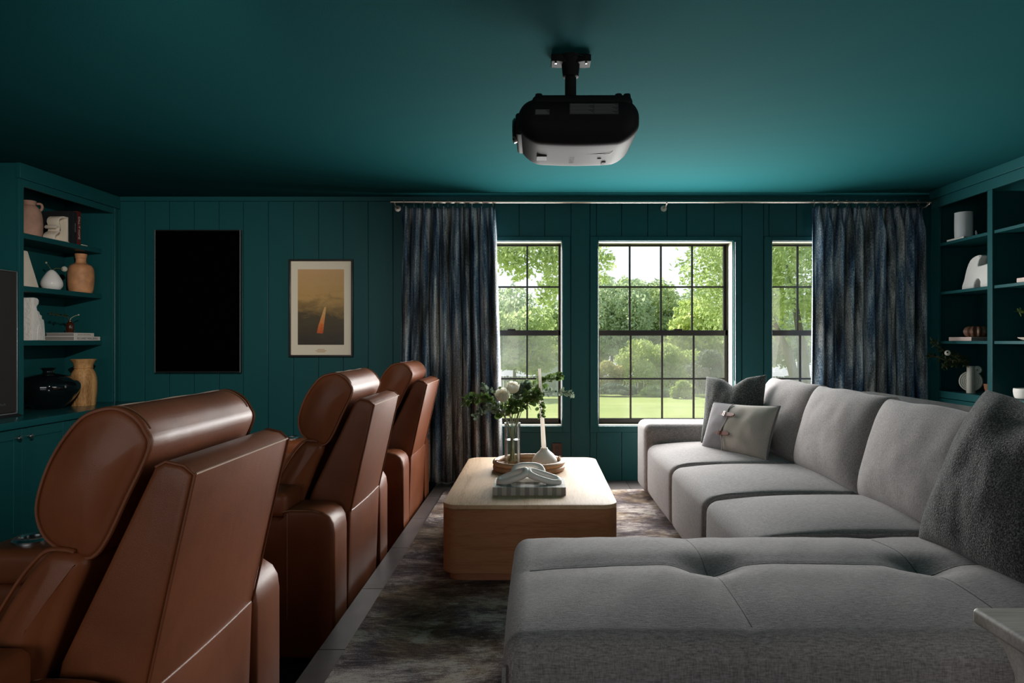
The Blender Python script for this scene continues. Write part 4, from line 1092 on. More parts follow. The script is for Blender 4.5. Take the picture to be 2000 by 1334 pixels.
# ================================================================== RECLINERS
def make_recliner():
    """built at y 0..1.0 (near arm first), facing -x; z = 0 is the platform top"""
    t = thing('recliner', '', 'recliner', (-1.30, 0.5, LOW), 'brown leather recliners in a row')
    zb = LOW+0.03
    def cushion(poly, y0, y1, b, bulge, n=5, nseg=4): return prism(smooth_loop(poly, n), 'y', y0, y1, b, 4, bulge, nseg)
    # rear shell of the backrest, widening downward, overhanging the platform edge
    shell = [(-0.752, 0.888), (-0.775, 0.908), (-0.815, 0.917), (-0.838, 0.905), (-0.94, 0.69), (-1.043, 0.477), (-1.10, 0.20), (-1.10, 0.05), (-0.90, 0.05), (-0.885, 0.20), (-0.861, 0.395), (-0.81, 0.63)]
    sh = obj('back_shell', prism(shell, 'y', 0.235, 0.805, 0.012, 3, 0.006), 'leather', t, angle=45)
    for yy in (0.2395, 0.8005):
        obj('welt', tube([(p[0]+0.002, yy, p[1]) for p in (shell[10], shell[11], shell[0], shell[1], shell[2], shell[3])], 0.0035, 6), 'leather', sh)
    obj('top_seam', tube([(-0.7515, 0.245+0.55*k/8, 0.889) for k in range(9)], 0.003, 6), 'stitch', sh)
    # headrest roll
    hp = [(-0.853, 0.943), (-0.862, 0.985), (-0.885, 1.015), (-0.92, 1.033), (-0.957, 1.032), (-1.003, 1.012), (-1.05, 0.955), (-1.083, 0.89), (-1.102, 0.815),
          (-1.090, 0.760), (-1.058, 0.727), (-1.015, 0.708), (-0.978, 0.705), (-0.945, 0.745), (-0.905, 0.83)]
    hl = smooth_loop(hp, 4)
    hd = obj('headrest', prism(hl, 'y', 0.240, 0.800, 0.020, 4, 0.022, 8), 'leather', t, angle=60)
    for yy, s in ((0.246, -1), (0.794, 1)):
        obj('welt', tube([(p[0]*1.0, yy-0.004*s*0, p[1]) for p in smooth_loop([(lerp(q[0], -0.97, 0.012), lerp(q[1], 0.87, 0.012)) for q in hp], 4)], 0.0050, 6, True), 'leather', hd)
        obj('stitching', tube([(p[0], yy-s*0.020, p[1]+0.0005) for p in hl[4:36]], 0.0022, 5), 'stitch', hd)
    obj('seam', tube([(-0.945, 0.262+0.516*k/12, 1.0345+0.001*math.sin(k*1.3)) for k in range(13)], 0.0017, 5), 'pale_stitch', hd)
    # back cushion below the headrest
    bc = [(-0.985, 0.700), (-1.055, 0.722), (-1.10, 0.69), (-1.15, 0.62), (-1.205, 0.52), (-1.25, 0.40), (-1.25, 0.26), (-1.14, 0.24), (-1.075, 0.45), (-1.02, 0.60)]
    bo = obj('back_cushion', cushion(bc, 0.225, 0.815, 0.03, 0.02), 'leather', t, angle=60)
    obj('piping', tube([(p[0]-0.004, 0.236, p[1]+0.004) for p in smooth_loop(bc, 5)[2:30]], 0.005, 6), 'leather', bo)
    # seat cushion and folded footrest
    st = [(-1.12, 0.20), (-1.12, 0.30), (-1.22, 0.325), (-1.50, 0.32), (-1.68, 0.31), (-1.755, 0.26), (-1.76, 0.16), (-1.70, 0.12), (-1.40, 0.11)]
    obj('seat_cushion', cushion(st, 0.212, 0.828, 0.03, 0.004), 'leather', t, angle=60)
    obj('footrest', rbox(-1.80, -1.735, 0.215, 0.825, zb+0.03, 0.14, 0.025, 4, (1, 4, 4)), 'leather', t, angle=60)
    obj('base', rbox(-1.72, -0.92, 0.215, 0.825, zb, 0.12, 0.01, 2), 'leather', t)
    # hanging rear flap
    def flap(p, uvw, q): return (p[0]+0.008*math.sin(uvw[1]*5+1)*max(0, -uvw[2])*0.6+0.010*uvw[2], p[1], p[2]+0.012*(uvw[1]**2-1)*0.5*max(0, uvw[2]))
    fl = obj('rear_flap', rbox(-0.882, -0.866, 0.232, 0.795, zb, 0.405, 0.006, 2, (1, 12, 8), flap), 'leather', t, angle=60)
    obj('flap_hem', tube([(-0.862+0.0, 0.236+0.555*k/10, 0.402+0.012*((-1+2*k/10)**2-1)*0.5) for k in range(11)], 0.0035, 6), 'leather', fl)
    # arms: rounded at the rear, padded lid in front
    for ya, yb in ((0.0, 0.205), (0.835, 1.04-0.0)):
        ar = [(-0.862, zb), (-0.862, 0.36), (-0.868, 0.405), (-0.885, 0.435), (-0.915, 0.455), (-0.96, 0.465), (-1.05, 0.466), (-1.085, 0.455), (-1.085, 0.43), (-1.70, 0.43), (-1.735, 0.42), (-1.75, 0.39), (-1.75, zb)]
        a = obj('arm', prism(ar, 'y', ya, yb, 0.020, 4, 0.003), 'leather', t, angle=50)
        for yy, s in ((ya+0.004, 1), (yb-0.004, -1)):
            obj('stitching', tube([(p[0]-0.008, yy+s*0.004, p[1]-0.006) for p in smooth_prof(ar[1:8], 4)], 0.0022, 5), 'stitch', a)
            obj('seam', tube([(-1.062, yy-s*0.0045, 0.45), (-1.062, yy-s*0.0075, 0.25), (-1.062, yy-s*0.005, 0.0)], 0.0016, 5), 'stitch', a)
        def puff(p, uvw, q): return (p[0], p[1], p[2]+0.012*(1-uvw[0]**2)*(1-uvw[1]**2)*max(0, uvw[2]))
        ld = obj('arm_lid', rbox(-1.745, -1.068, ya+0.002, yb-0.002, 0.428, 0.535, 0.030, 4, (8, 4, 1), puff), 'leather', t, angle=60)
        cx, cy = -1.62, (ya+yb)/2
        rg = obj('cup_holder', lathe([(0.036, 0.536), (0.036, 0.552), (0.040, 0.556), (0.052, 0.555), (0.058, 0.548), (0.058, 0.538)], 32, (cx, cy, 0)), 'steel', t, angle=40)
        obj('cup_well', lathe([(0.0, 0.549), (0.036, 0.5492)], 32, (cx, cy, 0)), 'dark_hole', rg)
    for dx in (-1.65, -0.98):
        for dy in (0.1, 0.94): obj('foot', lathe([(0.025, LOW), (0.03, LOW+0.035)], 12, (dx, dy, 0)), 'black_plastic', t)
    return t
rec = make_recliner()
base = Vector(rec.location)
def place(y0, dx=0): return (base.x+dx, y0+0.5, base.z)
rec['label'] = 'brown leather recliner nearest the camera at lower left'
rec.location = place(1.255)
dup(rec, place(2.895), 'brown leather recliner in the middle of the row')
dup(rec, place(4.395), 'brown leather recliner farthest back, beside the left curtain')

# ================================================================== RUG AND SOFA
rg = tag(obj('rug', rbox(-0.733, 2.6, 0.9, 5.40, 0.0, 0.011, 0.004, 1), 'rug', base=(0.9, 3.0, 0)), 'large distressed dark grey-brown rug under table and sofa', 'rug')

SX, SZ = 0.80, 0.45                           # front plane and seat height
sofa = thing('sectional_sofa', 'large grey fabric sectional sofa with chaise facing left', 'sofa', (1.4, 3.4, 0.011))
def puffy(top=0.02, front=0.012, seed=0.0):
    def fn(p, u, q):
        b = (1-u[0]**2)*(1-u[1]**2)
        nz = mnoise.noise(Vector((p[0]*3+seed, p[1]*3, p[2]*3)))
        return (p[0]-front*(1-u[1]**2)*(1-u[2]**2)*max(0, -u[0])*1.0, p[1], p[2]+(top*b+0.004*nz)*max(0, u[2]) - (0.03*max(0, -u[0])**3*max(0, u[2])))
    return fn
YS = [5.005, 4.105, 3.275, 2.575]
for i in range(3):
    y1, y0 = YS[i]-0.004, YS[i+1]+0.004
    sm = obj('seat_module', rbox(SX, 1.80, y0, y1, 0.055, SZ, 0.055, 5, (22, 22, 8), puffy(0.026, 0.016, i*3.1)), 'sofa_fabric', sofa, angle=80)
    for yy in (y0+0.006, y1-0.006):
        path = [(SX+0.012, yy, 0.10), (SX+0.004, yy, 0.25), (SX+0.008, yy, 0.37), (SX+0.030, yy, 0.415), (SX+0.075, yy, 0.437), (SX+0.20, yy, 0.448), (1.5, yy, 0.449)]
        obj('welt', tube(smooth_prof(path, 4), 0.0045, 6), 'sofa_fabric', sm)
# far arm by the window
obj('arm', rbox(0.785, 1.95, 5.008, 5.40, 0.045, 0.572, 0.055, 6, (10, 4, 4)), 'sofa_fabric', sofa, angle=80)
# low back frame
obj('back_frame', rbox(1.80, 1.955, 1.69, 5.006, 0.045, 0.70, 0.04, 4, (1, 10, 2)), 'sofa_fabric', sofa, angle=80)
# chaise with two stitched tufts
TY, TX = 2.175, (0.545, 1.225)
CY0, CY1, CXL = 1.665, 2.571, -0.085
def tuft(p, u, q):
    x, y, z = p
    w_ = max(0, u[2])
    e = 0
    # pillowed cells between the seams
    sy = math.exp(-((y-TY)/0.011)**2)*0.003 + math.exp(-((y-TY)/0.07)**2)*0.009
    dxm = min(abs(x-t_) for t_ in TX)
    sx_ = math.exp(-(dxm/0.010)**2)*0.003 + math.exp(-(dxm/0.07)**2)*0.008
    d = min(math.hypot(x-t_, (y-TY)) for t_ in TX)
    dm = math.exp(-(d/0.085)**2)*0.034
    edge = (1-u[0]**8)*(1-abs(u[1])**6)
    nz = 0.004*mnoise.noise(Vector((x*3.0, y*3.0, 0)))+0.0022*mnoise.noise(Vector((x*11-y*6, y*2.5, 4)))
    z += w_*(edge*(0.040*(1-u[1]**2)*(1-u[0]**4)*0.6 + 0.012 - sy - sx_ - dm) + nz)
    y -= 0.010*(1-u[0]**2)*(1-u[2]**2)*max(0, -u[1])
    x -= 0.010*(1-u[1]**2)*(1-u[2]**2)*max(0, -u[0])
    return (x, y, z)
ch = obj('chaise', rbox(CXL, 1.80, CY0, CY1, 0.045, 0.448, 0.055, 6, (150, 80, 8), tuft), 'sofa_fabric', sofa, angle=80)
for xx in (CXL+0.006,):
    for yy in (CY0+0.006, CY1-0.006): obj('welt', tube([(xx-0.004, yy-(0.004 if yy < 2 else -0.004), z) for z in (0.08, 0.2, 0.3, 0.385)], 0.005, 6), 'sofa_fabric', ch)
obj('front_seam', tube([(TX[0], CY0-0.010+0.010*abs(-1+2*k/8)**2, 0.09+0.30*k/8) for k in range(9)], 0.0022, 6), 'sofa_fabric', ch)
def chz(x, y):
    u = (2*(x-CXL)/(1.80-CXL)-1, 2*(y-CY0)/(CY1-CY0)-1, 1.0)
    return tuft(Vector((x, y, 0.448)), u, None)[2]
obj('seam', tube([(x, TY, chz(x, TY)-0.0005) for x in [CXL+0.06+(1.72-CXL)*k/60 for k in range(60)]], 0.0022, 6), 'seam_thread', ch)
for t_ in TX: obj('seam', tube([(t_, y, chz(t_, y)-0.0005) for y in [CY0+0.07+(CY1-CY0-0.14)*k/30 for k in range(31)]], 0.0022, 6), 'seam_thread', ch)
for t_ in TX: obj('tuft_button', lathe([(0.0, 0.004), (0.008, 0.003), (0.011, -0.002)], 12, (t_, TY, chz(t_, TY))), 'sofa_fabric', ch)
for fx_, fy in ((0.0, 1.75), (0.0, 2.48), (1.7, 1.78), (0.95, 5.25), (1.8, 5.25), (0.95, 3.7), (1.7, 3.7)):
    obj('foot', lathe([(0.022, 0.011), (0.028, 0.06)], 12, (fx_, fy, 0)), 'black_plastic', sofa)
# loose back cushions
def place_pillow(vf, c, right, up, nrm):
    return [(Vector(c)+Vector(right)*p[0]+Vector(nrm)*p[1]+Vector(up)*p[2]) for p in vf[0]], vf[1]
def frame(right, lean_dir, lean):
    """right = horizontal unit; lean_dir = horizontal unit the top leans to; lean in degrees"""
    r = Vector(right).normalized(); l = Vector(lean_dir); l = (l-r*l.dot(r)).normalized()
    up = Vector((0, 0, 1))*math.cos(R(lean))+l*math.sin(R(lean)); n = r.cross(up) if True else None
    return r, up, n
def roll(right, up, a):
    return right*math.cos(R(a))+up*math.sin(R(a)), up*math.cos(R(a))-right*math.sin(R(a))
for i, (ya, yb, zt, sd) in enumerate(((4.93, 4.085, 0.945, 1.0), (4.105, 3.27, 0.940, 2.2), (3.30, 2.40, 0.930, 3.7), (2.45, 1.68, 0.93, 4.4))):
    w_ = ya-yb+0.03; h = zt-0.43
    r_, up, n_ = frame((0, -1, 0), (1, 0, 0), 17)
    c = (1.645, (ya+yb)/2, 0.43+h/2*math.cos(R(17))-0.005)
    vf = pillow(w_, h, 0.27, 44, 0.045, 0.34, -0.012, 0.05, sd, 2.6)
    cu = obj('back_cushion', place_pillow(vf, c, r_, up, n_), 'sofa_fabric', sofa, angle=80, weld=True)

# ------------------------------------------------------------------ scatter cushions
r_, up, n_ = frame((0.62, -0.62, 0), (0.6, 0.8, 0), 16); r_, up = roll(r_, up, 4)
vf = pillow(0.46, 0.49, 0.20, 40, 0.085, 0.40, 0.055, 0.10, 7.0)
c1_ = (1.355, 4.735, 0.705)
tag(obj('boucle_cushion', place_pillow(vf, c1_, r_, up, n_), 'boucle', base=c1_, angle=80, weld=True), 'square dark grey boucle cushion in the far sofa corner', 'cushion', 'dark boucle cushions')
r_, up, n_ = frame((0.36, -0.93, 0), (0.93, 0.36, 0), 28); r_, up = roll(r_, up, 0)
c3_ = (1.545, 2.20, 0.715)
vf = pillow(0.60, 0.60, 0.27, 44, 0.05, 0.40, 0.075, 0.10, 11.0)
r3, u3, n3_ = frame((0.10, -1.0, 0), (1, 0.1, 0), 24); r3, u3 = roll(r3, u3, -3)
tag(obj('boucle_cushion', place_pillow(vf, c3_, r3, u3, n3_), 'boucle', base=c3_, angle=80, weld=True), 'large dark grey boucle cushion on the chaise at right', 'cushion', 'dark boucle cushions')
# two-tone lumbar cushion with leather straps
r_, up, n_ = frame((0.49, -0.87, 0), (0.87, 0.49, 0), 22); r_, up = roll(r_, up, 2)
LW, LH, LT = 0.57, 0.35, 0.17
cl = (1.310, 4.45, 0.605)
lc = thing('lumbar_cushion', 'two-tone grey and beige lumbar cushion with two leather straps', 'cushion', cl)
V_, F_ = pillow(LW, LH, LT, 40, 0.06, 0.42, 0.0, 0.08, 4.0)
split = -0.055
fa = [f_ for f_ in F_ if sum(V_[i][0] for i in f_)/4 < split]; fb_ = [f_ for f_ in F_ if sum(V_[i][0] for i in f_)/4 >= split]
obj('dark_panel', place_pillow((V_, fa), cl, r_, up, n_), 'linen_grey', lc, angle=80, weld=True)['label'] = 'grey linen side panel'
obj('light_panel', place_pillow((V_, fb_), cl, r_, up, n_), 'linen_light', lc, angle=80, weld=True)['label'] = 'beige linen main panel'
ed = place_pillow((pillow_edge(LW, LH, 0.06), []), cl, r_, up, n_)[0]
obj('piping', tube(ed, 0.0055, 6, True), 'linen_grey', lc)
def surf(x, zz, off=0.0):
    u = x/(LW/2); v = zz/(LH/2); T = LT/2*(max(0.0, (1-u*u)*(1-v*v)))**0.42
    s = -1 if n_.x > 0 else 1
    return Vector(cl)+r_*x+up*zz+n_*(s*(T+off))
obj('seam_piping', tube([surf(split+0.012*math.sin(k*0.9), -LH/2*0.9+LH*0.9*k/14, 0.003) for k in range(15)], 0.004, 6), 'linen_light', lc)
for zz in (0.075, -0.055):
    pts = [(-0.060, 0), (-0.045, 0.010), (-0.02, 0.0125), (0.05, 0.0125), (0.066, 0.008), (0.072, 0), (0.066, -0.008), (0.05, -0.0125), (-0.02, -0.0125), (-0.045, -0.010)]
    g = G(); top = [surf(split+a, zz+b_, 0.012) for a, b_ in pts]; bot = [surf(split+a, zz+b_, 0.005) for a, b_ in pts]
    m_ = len(pts); g.add((top+bot, [tuple(range(m_)), tuple(reversed(range(m_, 2*m_)))] + [(i, m_+i, m_+(i+1) % m_, (i+1) % m_) for i in range(m_)]))
    s_ = obj('strap', g, 'strap_leather', lc, weld=True)
    obj('buckle', tube([surf(split-0.016+a, zz+b_, 0.016) for a, b_ in ((-0.006, -0.017), (0.006, -0.017), (0.006, 0.017), (-0.006, 0.017))], 0.0022, 6, True), 'buckle', s_)

# ------------------------------------------------------------------ console behind the sofa, side table
cs = thing('console_table', 'narrow grey stone-topped console table behind the sofa', 'table', (2.15, 3.4, 0))
obj('top', rbox(1.972, 2.33, 1.9, 4.75, 0.80, 0.832, 0.004, 2), 'console_stone', cs)
for yy in (1.95, 3.3, 4.66): obj('leg_panel', rbox(1.99, 2.31, yy, yy+0.04, 0.011, 0.80, 0.004), 'console_stone', cs)

sd = thing('side_table', 'pale stone side table with slab leg at the lower right corner', 'table', (1.25, 1.15, 0))
obj('top', rbox(0.913, 1.60, 0.86, 1.437, 0.588, 0.622, 0.010, 4), 'stone_table', sd)
yl = 1.318
leg = [(yl, 0.011), (yl, 0.49), (yl+0.010, 0.535), (yl+0.035, 0.567), (yl+0.08, 0.587), (0.99, 0.587), (1.03, 0.567), (1.055, 0.535), (1.063, 0.49), (1.063, 0.011)]
obj('slab_leg', prism(leg, 'x', 0.925, 0.965, 0.005, 3), 'stone_table', sd, angle=40)
obj('slab_leg', prism(leg, 'x', 1.545, 1.585, 0.005, 3), 'stone_table', sd, angle=40)

# ================================================================== COFFEE TABLE
TX0, TX1, TY0, TY1, TZ = -0.468, 0.393, 3.316, 4.690, 0.385
tb = thing('coffee_table', 'low rectangular oak coffee table with rounded corners', 'table', (-0.04, 4.0, 0.011))
obj('body', prism(rrect(TX0, TX1, TY0, TY1, 0.085, 10), 'z', 0.052, TZ-0.022, 0.002, 1), 'oak_side', tb, angle=30)
obj('table_top', prism(rrect(TX0, TX1, TY0, TY1, 0.085, 10), 'z', TZ-0.0215, TZ, 0.003, 2), 'oak_top', tb, angle=30)
obj('plinth', prism(rrect(TX0+0.028, TX1-0.028, TY0+0.03, TY1-0.03, 0.07, 8), 'z', 0.011, 0.0518), 'oak_plinth', tb, angle=30)

# rattan tray
tc_ = Vector((-0.054, 4.245, TZ)); tr = 0.208
ty = thing('rattan_tray', 'round rattan tray on the coffee table', 'tray', tc_)
def ringpts(r, z, n=56, wob=0): return [(tc_.x+r*math.cos(2*math.pi*k/n), tc_.y+r*math.sin(2*math.pi*k/n), tc_.z+z+wob*math.sin(k*1.7)) for k in range(n)]
obj('base_weave', lathe([(0.0, 0.004), (tr-0.01, 0.004), (tr-0.01, 0.012), (0.0, 0.012)], 48, tuple(tc_)), 'rattan', ty, angle=30)
obj('lower_ring', tube(ringpts(tr, 0.018), 0.0175, 10, True), 'rattan', ty); obj('upper_ring', tube(ringpts(tr+0.002, 0.048), 0.0165, 10, True), 'rattan', ty)
for a in (290, 20, 110, 200):
    ca, sa = math.cos(R(a)), math.sin(R(a))
    obj('binding', tube([(tc_.x+(tr+0.02*math.cos(t))*ca, tc_.y+(tr+0.02*math.cos(t))*sa, tc_.z+0.033+0.036*math.sin(t)) for t in [2*math.pi*k/16 for k in range(16)]], 0.0035, 6, True), 'rattan', ty)
TRZ = TZ+0.0125

# glass vase with water
vc = Vector((-0.158, 4.285, TRZ))
vs = thing('glass_vase', 'tall clear glass cylinder vase half full of water', 'vase', vc)
obj('glass', lathe([(0.0, 0.0), (0.049, 0.0), (0.0505, 0.006), (0.0505, 0.272), (0.0475, 0.272), (0.0475, 0.012), (0.0, 0.012)], 40, tuple(vc)), 'vase_glass', vs, angle=30)
obj('water', lathe([(0.0, 0.0125), (0.0470, 0.0125), (0.0470, 0.168), (0.0, 0.168)], 40, tuple(vc)), 'water', vs, angle=30)

# eucalyptus branches and white flowers standing in the vase
def disc_leaf(g, p, d, n_, r):
    d = Vector(d).normalized(); n_ = Vector(n_); s = d.cross(n_); s = s.normalized() if s.length > 1e-4 else d.orthogonal().normalized(); nn = s.cross(d)
    o = len(g.v); c = Vector(p)+d*r
    g.v.append(tuple(c+nn*r*0.16))
    for k in range(8):
        a = 2*math.pi*k/8; g.v.append(tuple(c+d*r*math.cos(a)*1.05+s*r*0.88*math.sin(a)))
    for k in range(8): g.f.append((o, o+1+k, o+1+(k+1) % 8))
def branch(label, pts, leafmat, r0, seed, n_per=2, leafr=0.016, start=0.35):
    random.seed(seed)
    t = thing('eucalyptus_branch', label, 'branch', vc+Vector((0, 0, 0.02)), 'eucalyptus branches in the glass vase')
    P = smooth_prof([tuple(Vector(p)) for p in pts], 9)
    obj('stem', tube(P, [lerp(r0, 0.0012, i/(len(P)-1)) for i in range(len(P))], 6), 'stem_green', t)
    g = G(); m_ = len(P)
    for i in range(int(m_*start), m_):
        p = Vector(P[i]); d = Vector(P[min(i+1, m_-1)])-Vector(P[i-1]); d.normalize()
        for k in range(n_per):
            out = Vector((random.uniform(-1, 1), random.uniform(-1, 1), random.uniform(-0.8, 1))); out = (out-d*out.dot(d)).normalized()
            q = (out+d*random.uniform(0.1, 0.9)).normalized(); rr = 1.3*leafr*random.uniform(0.65, 1.25)*(1-0.35*i/m_)
            sp0 = p+q*0.010
            g.add(tube([p, sp0], 0.0008, 4, False, False))
            disc_leaf(g, sp0, q, Vector((random.uniform(-1, 1), random.uniform(-1, 1), random.uniform(-0.3, 1))), rr)
    obj('leaves', g, leafmat, t, angle=60)['kind'] = 'stuff'
def V3(px, py, Y): return ((px-VPX)*Y/FPX, Y, CAMZ-(py-VPY)*Y/FPX)
b0 = lambda dx, dy: (vc.x+dx, vc.y+dy, vc.z+0.03)
nk = lambda dx, dy: (vc.x+dx, vc.y+dy, vc.z+0.265)
branch('eucalyptus branch reaching left toward the curtain', [b0(0.02, 0), nk(-0.025, 0), V3(965, 790, 4.25), V3(935, 778, 4.22), V3(908, 783, 4.2)], 'leaf_green', 0.003, 1, 3, 0.018)
branch('eucalyptus branch drooping left below the white blooms', [b0(0.01, 0.02), nk(-0.03, -0.01), V3(970, 800, 4.2), V3(948, 800, 4.15), V3(930, 812, 4.12)], 'leaf_blue', 0.0028, 2, 3, 0.013)
branch('eucalyptus branch arching far right past the window frame', [b0(-0.02, 0), nk(0.03, 0), V3(1035, 775, 4.3), V3(1072, 766, 4.32), V3(1098, 766, 4.33), V3(1116, 769, 4.34)], 'leaf_blue', 0.0028, 3, 2, 0.012)
branch('eucalyptus branch rising to the upper right', [b0(-0.01, 0.01), nk(0.02, 0.02), V3(1030, 765, 4.33), V3(1060, 748, 4.36), V3(1082, 738, 4.38), V3(1094, 734, 4.38)], 'leaf_green', 0.003, 4, 2, 0.016)
branch('eucalyptus branch trailing down over the candle', [b0(-0.015, -0.01), nk(0.025, -0.01), V3(1028, 770, 4.2), V3(1050, 778, 4.15), V3(1056, 800, 4.13), V3(1057, 815, 4.12)], 'leaf_green', 0.0026, 5, 2, 0.012)
branch('upright leafy eucalyptus branch in the middle of the bouquet', [b0(0.0, 0.02), nk(0.01, 0.02), V3(1012, 780, 4.33), V3(1020, 762, 4.35), V3(1030, 752, 4.36)], 'leaf_blue', 0.003, 6, 5, 0.018, 0.45)
branch('dense eucalyptus branch right of the white blooms', [b0(0.01, -0.02), nk(0.02, -0.02), V3(1018, 795, 4.22), V3(1038, 782, 4.2), V3(1055, 770, 4.2)], 'leaf_green', 0.003, 7, 4, 0.018, 0.45)
branch('short dark eucalyptus branch behind the white blooms', [b0(-0.01, 0.0), nk(-0.01, 0.03), V3(985, 785, 4.36), V3(972, 765, 4.38)], 'leaf_green', 0.003, 8, 3, 0.017, 0.45)
branch('eucalyptus branch of small greyish leaves at the far left', [b0(0.02, -0.02), nk(-0.03, 0.02), V3(968, 775, 4.3), V3(950, 760, 4.32), V3(942, 752, 4.33)], 'leaf_blue', 0.0025, 9, 2, 0.011)
branch('leafy eucalyptus branch leaning toward the viewer', [b0(0.0, -0.02), nk(0.0, -0.035), V3(1000, 800, 4.14), V3(1004, 788, 4.1)], 'leaf_green', 0.003, 10, 3, 0.017, 0.5)
def flower(label, c, r, tilt, seed):
    random.seed(seed); c = Vector(c)
    t = thing('white_ranunculus', label, 'flower', vc+Vector((0, 0, 0.03)), 'white blooms in the glass vase')
    Mx = Matrix.Translation(c) @ Euler(tilt).to_matrix().to_4x4()
    for ring_, (n_, s_, op, hh) in enumerate(((6, 1.0, 1.12, -0.06), (6, 0.88, 0.95, 0.04), (6, 0.74, 0.74, 0.12), (5, 0.58, 0.52, 0.20), (4, 0.42, 0.34, 0.26), (3, 0.26, 0.18, 0.30))):
        for k in range(n_):
            az = 2*math.pi*(k+0.5*(ring_ % 2))/n_+random.uniform(-0.15, 0.15)
            V = []; F = []
            for i in range(6):
                ti = i/5; th = -1.35+ti*2.0          # cup from below, closing over
                for j in range(5):
                    ph = az+(-1+2*j/4)*0.72*math.sin(math.pi*min(1, 0.25+0.62*ti))
                    rr = r*s_*(1+0.05*math.sin(3*ti+k)); cz = math.sin(th); cr_ = math.cos(th)
                    cr_ = cr_ if ti < 0.5 else lerp(cr_, 1.02*op, (ti-0.5)/0.5*0.8)
                    V.append(Mx @ Vector((rr*cr_*math.cos(ph), rr*cr_*math.sin(ph), rr*cz*0.95+hh*r)))
            for i in range(5):
                for j in range(4): a_ = i*5+j; F.append((a_, a_+1, a_+6, a_+5))
            obj('petal', (V, F), 'petal', t, angle=80)
    obj('stem', tube(smooth_prof([b0(0, 0), nk(0, -0.01), tuple(c-(Mx.to_3x3() @ Vector((0, 0, 1)))*r*1.5), tuple(c-(Mx.to_3x3() @ Vector((0, 0, 1)))*r*0.8)], 6), 0.003, 6), 'stem_green', t)
flower('larger white ranunculus bloom at the front of the bouquet', V3(981, 772, 4.17), 0.042, (R(50), R(-15), 0), 1)
flower('second white ranunculus bloom behind and above the first', V3(1001, 756, 4.27), 0.040, (R(25), R(10), 0), 2)
flower('small white bud low in the bouquet over the vase rim', V3(993, 808, 4.20), 0.017, (R(60), R(-10), 0), 3)

# taper candle in its pebble holder
hc = Vector((0.040, 4.27, TRZ))
hd_ = thing('candle_holder', 'pale ceramic teapot-shaped candle holder on the tray', 'candle holder', hc)
def blob(r, zz, a): return r*(1+0.05*math.cos(a-0.4)+0.05*math.sin(2*a))
obj('body', lathe(smooth_prof([(0.0, 0.0), (0.062, 0.0), (0.076, 0.010), (0.080, 0.030), (0.073, 0.055), (0.056, 0.078), (0.036, 0.096), (0.025, 0.107), (0.0225, 0.116), (0.018, 0.117), (0.0165, 0.10), (0.0, 0.098)], 5), 40, tuple(hc), blob), 'white_ceramic', hd_, angle=60)
obj('handle_hole', lathe([(0.0, 0.0), (0.014, 0.0), (0.010, 0.004), (0.0, 0.005)], 20), 'white_ceramic', hd_, base=None).hide_render = False
hd_.children[-1].location = (0.015, -0.080, 0.022); hd_.children[-1].rotation_euler = (R(90), 0, 0)
for v_ in hd_.children[-1].data.vertices: v_.co += hc
top = V3(1053.5, 720, 4.27)
cd = thing('taper_candle', 'tall thin white taper candle in the ceramic holder', 'candle', (hc.x, hc.y, hc.z+0.1))
cp = [(hc.x, hc.y, hc.z+0.099), (lerp(hc.x, top[0], 0.5), hc.y, lerp(hc.z+0.099, top[2], 0.5)), (top[0], hc.y, top[2])]
obj('wax_stick', tube(smooth_prof(cp, 6), [lerp(0.0155, 0.0085, i/12) for i in range(13)], 16), 'wax', cd); obj('wick', tube([(top[0], hc.y, top[2]-0.002), (top[0]-0.001, hc.y, top[2]+0.010)], 0.001, 5), 'wick', cd)
tag(obj('ceramic_dish', lathe([(0.0, 0.0), (0.05, 0.0), (0.058, 0.004), (0.055, 0.006), (0.0, 0.004)], 32, (0.01, 4.155, TRZ), lambda r, zz, a: r*(1-0.25*abs(math.sin(a)))), 'cream_stone', base=(0.01, 4.155, TRZ)), 'small flat cream dish in the tray before the candle holder', 'dish')

# gingham book and ceramic chain links
bk = thing('gingham_book', 'grey and cream gingham-covered book on the coffee table', 'book', (-0.043, 3.645, TZ))
bx0, bx1, by0, by1, bz1 = -0.232, 0.146, 3.522, 3.772, TZ+0.042
obj('page_block', rbox(bx0+0.004, bx1-0.004, by0+0.006, by1-0.004, TZ+0.003, bz1-0.003, 0.001), 'paper', bk)
for za, zb in ((TZ, TZ+0.003), (bz1-0.003, bz1)): obj('cover_board', rbox(bx0, bx1, by0+0.003, by1, za, zb, 0.001), 'gingham', bk)
obj('spine', rbox(bx0, bx1, by0, by0+0.0035, TZ, bz1, 0.001), 'gingham', bk)
obj('title', G().add(text_geo('V  R  N  A  C  U  L  A  R', 0.011, 0.0002), basis((-0.045, by0-0.0003, TZ+0.022), (1, 0, 0), (0, 0, 1), (0, -1, 0))), 'ink_pale', bk, smooth=False)
cn = thing('ceramic_chain', 'white ceramic chain of three chunky links on the gingham book', 'ornament', (-0.05, 3.66, bz1))
def link(c, L, W, r, right, up):
    c = Vector(c); ri = Vector(right).normalized(); u = Vector(up); u = (u-ri*u.dot(ri)).normalized()
    pts = []
    for k in range(40):
        a = 2*math.pi*k/40; ex = 0.75
        x = math.copysign(abs(math.cos(a))**ex, math.cos(a))*L/2; y = math.copysign(abs(math.sin(a))**ex, math.sin(a))*W/2
        pts.append(c+ri*x+u*y)
    return tube(pts, [r*(1+0.10*math.sin(k*0.31+L*9)) for k in range(40)], 12, True)
obj('link', link((-0.130, 3.630, bz1+0.034), 0.150, 0.060, 0.0185, (0.92, -0.05, 0.34), (0.0, 0.85, 0.30)), 'white_ceramic', cn)
obj('link', link((0.030, 3.630, bz1+0.033), 0.165, 0.060, 0.0185, (0.94, -0.05, -0.30), (0.0, 0.85, 0.30)), 'white_ceramic', cn)
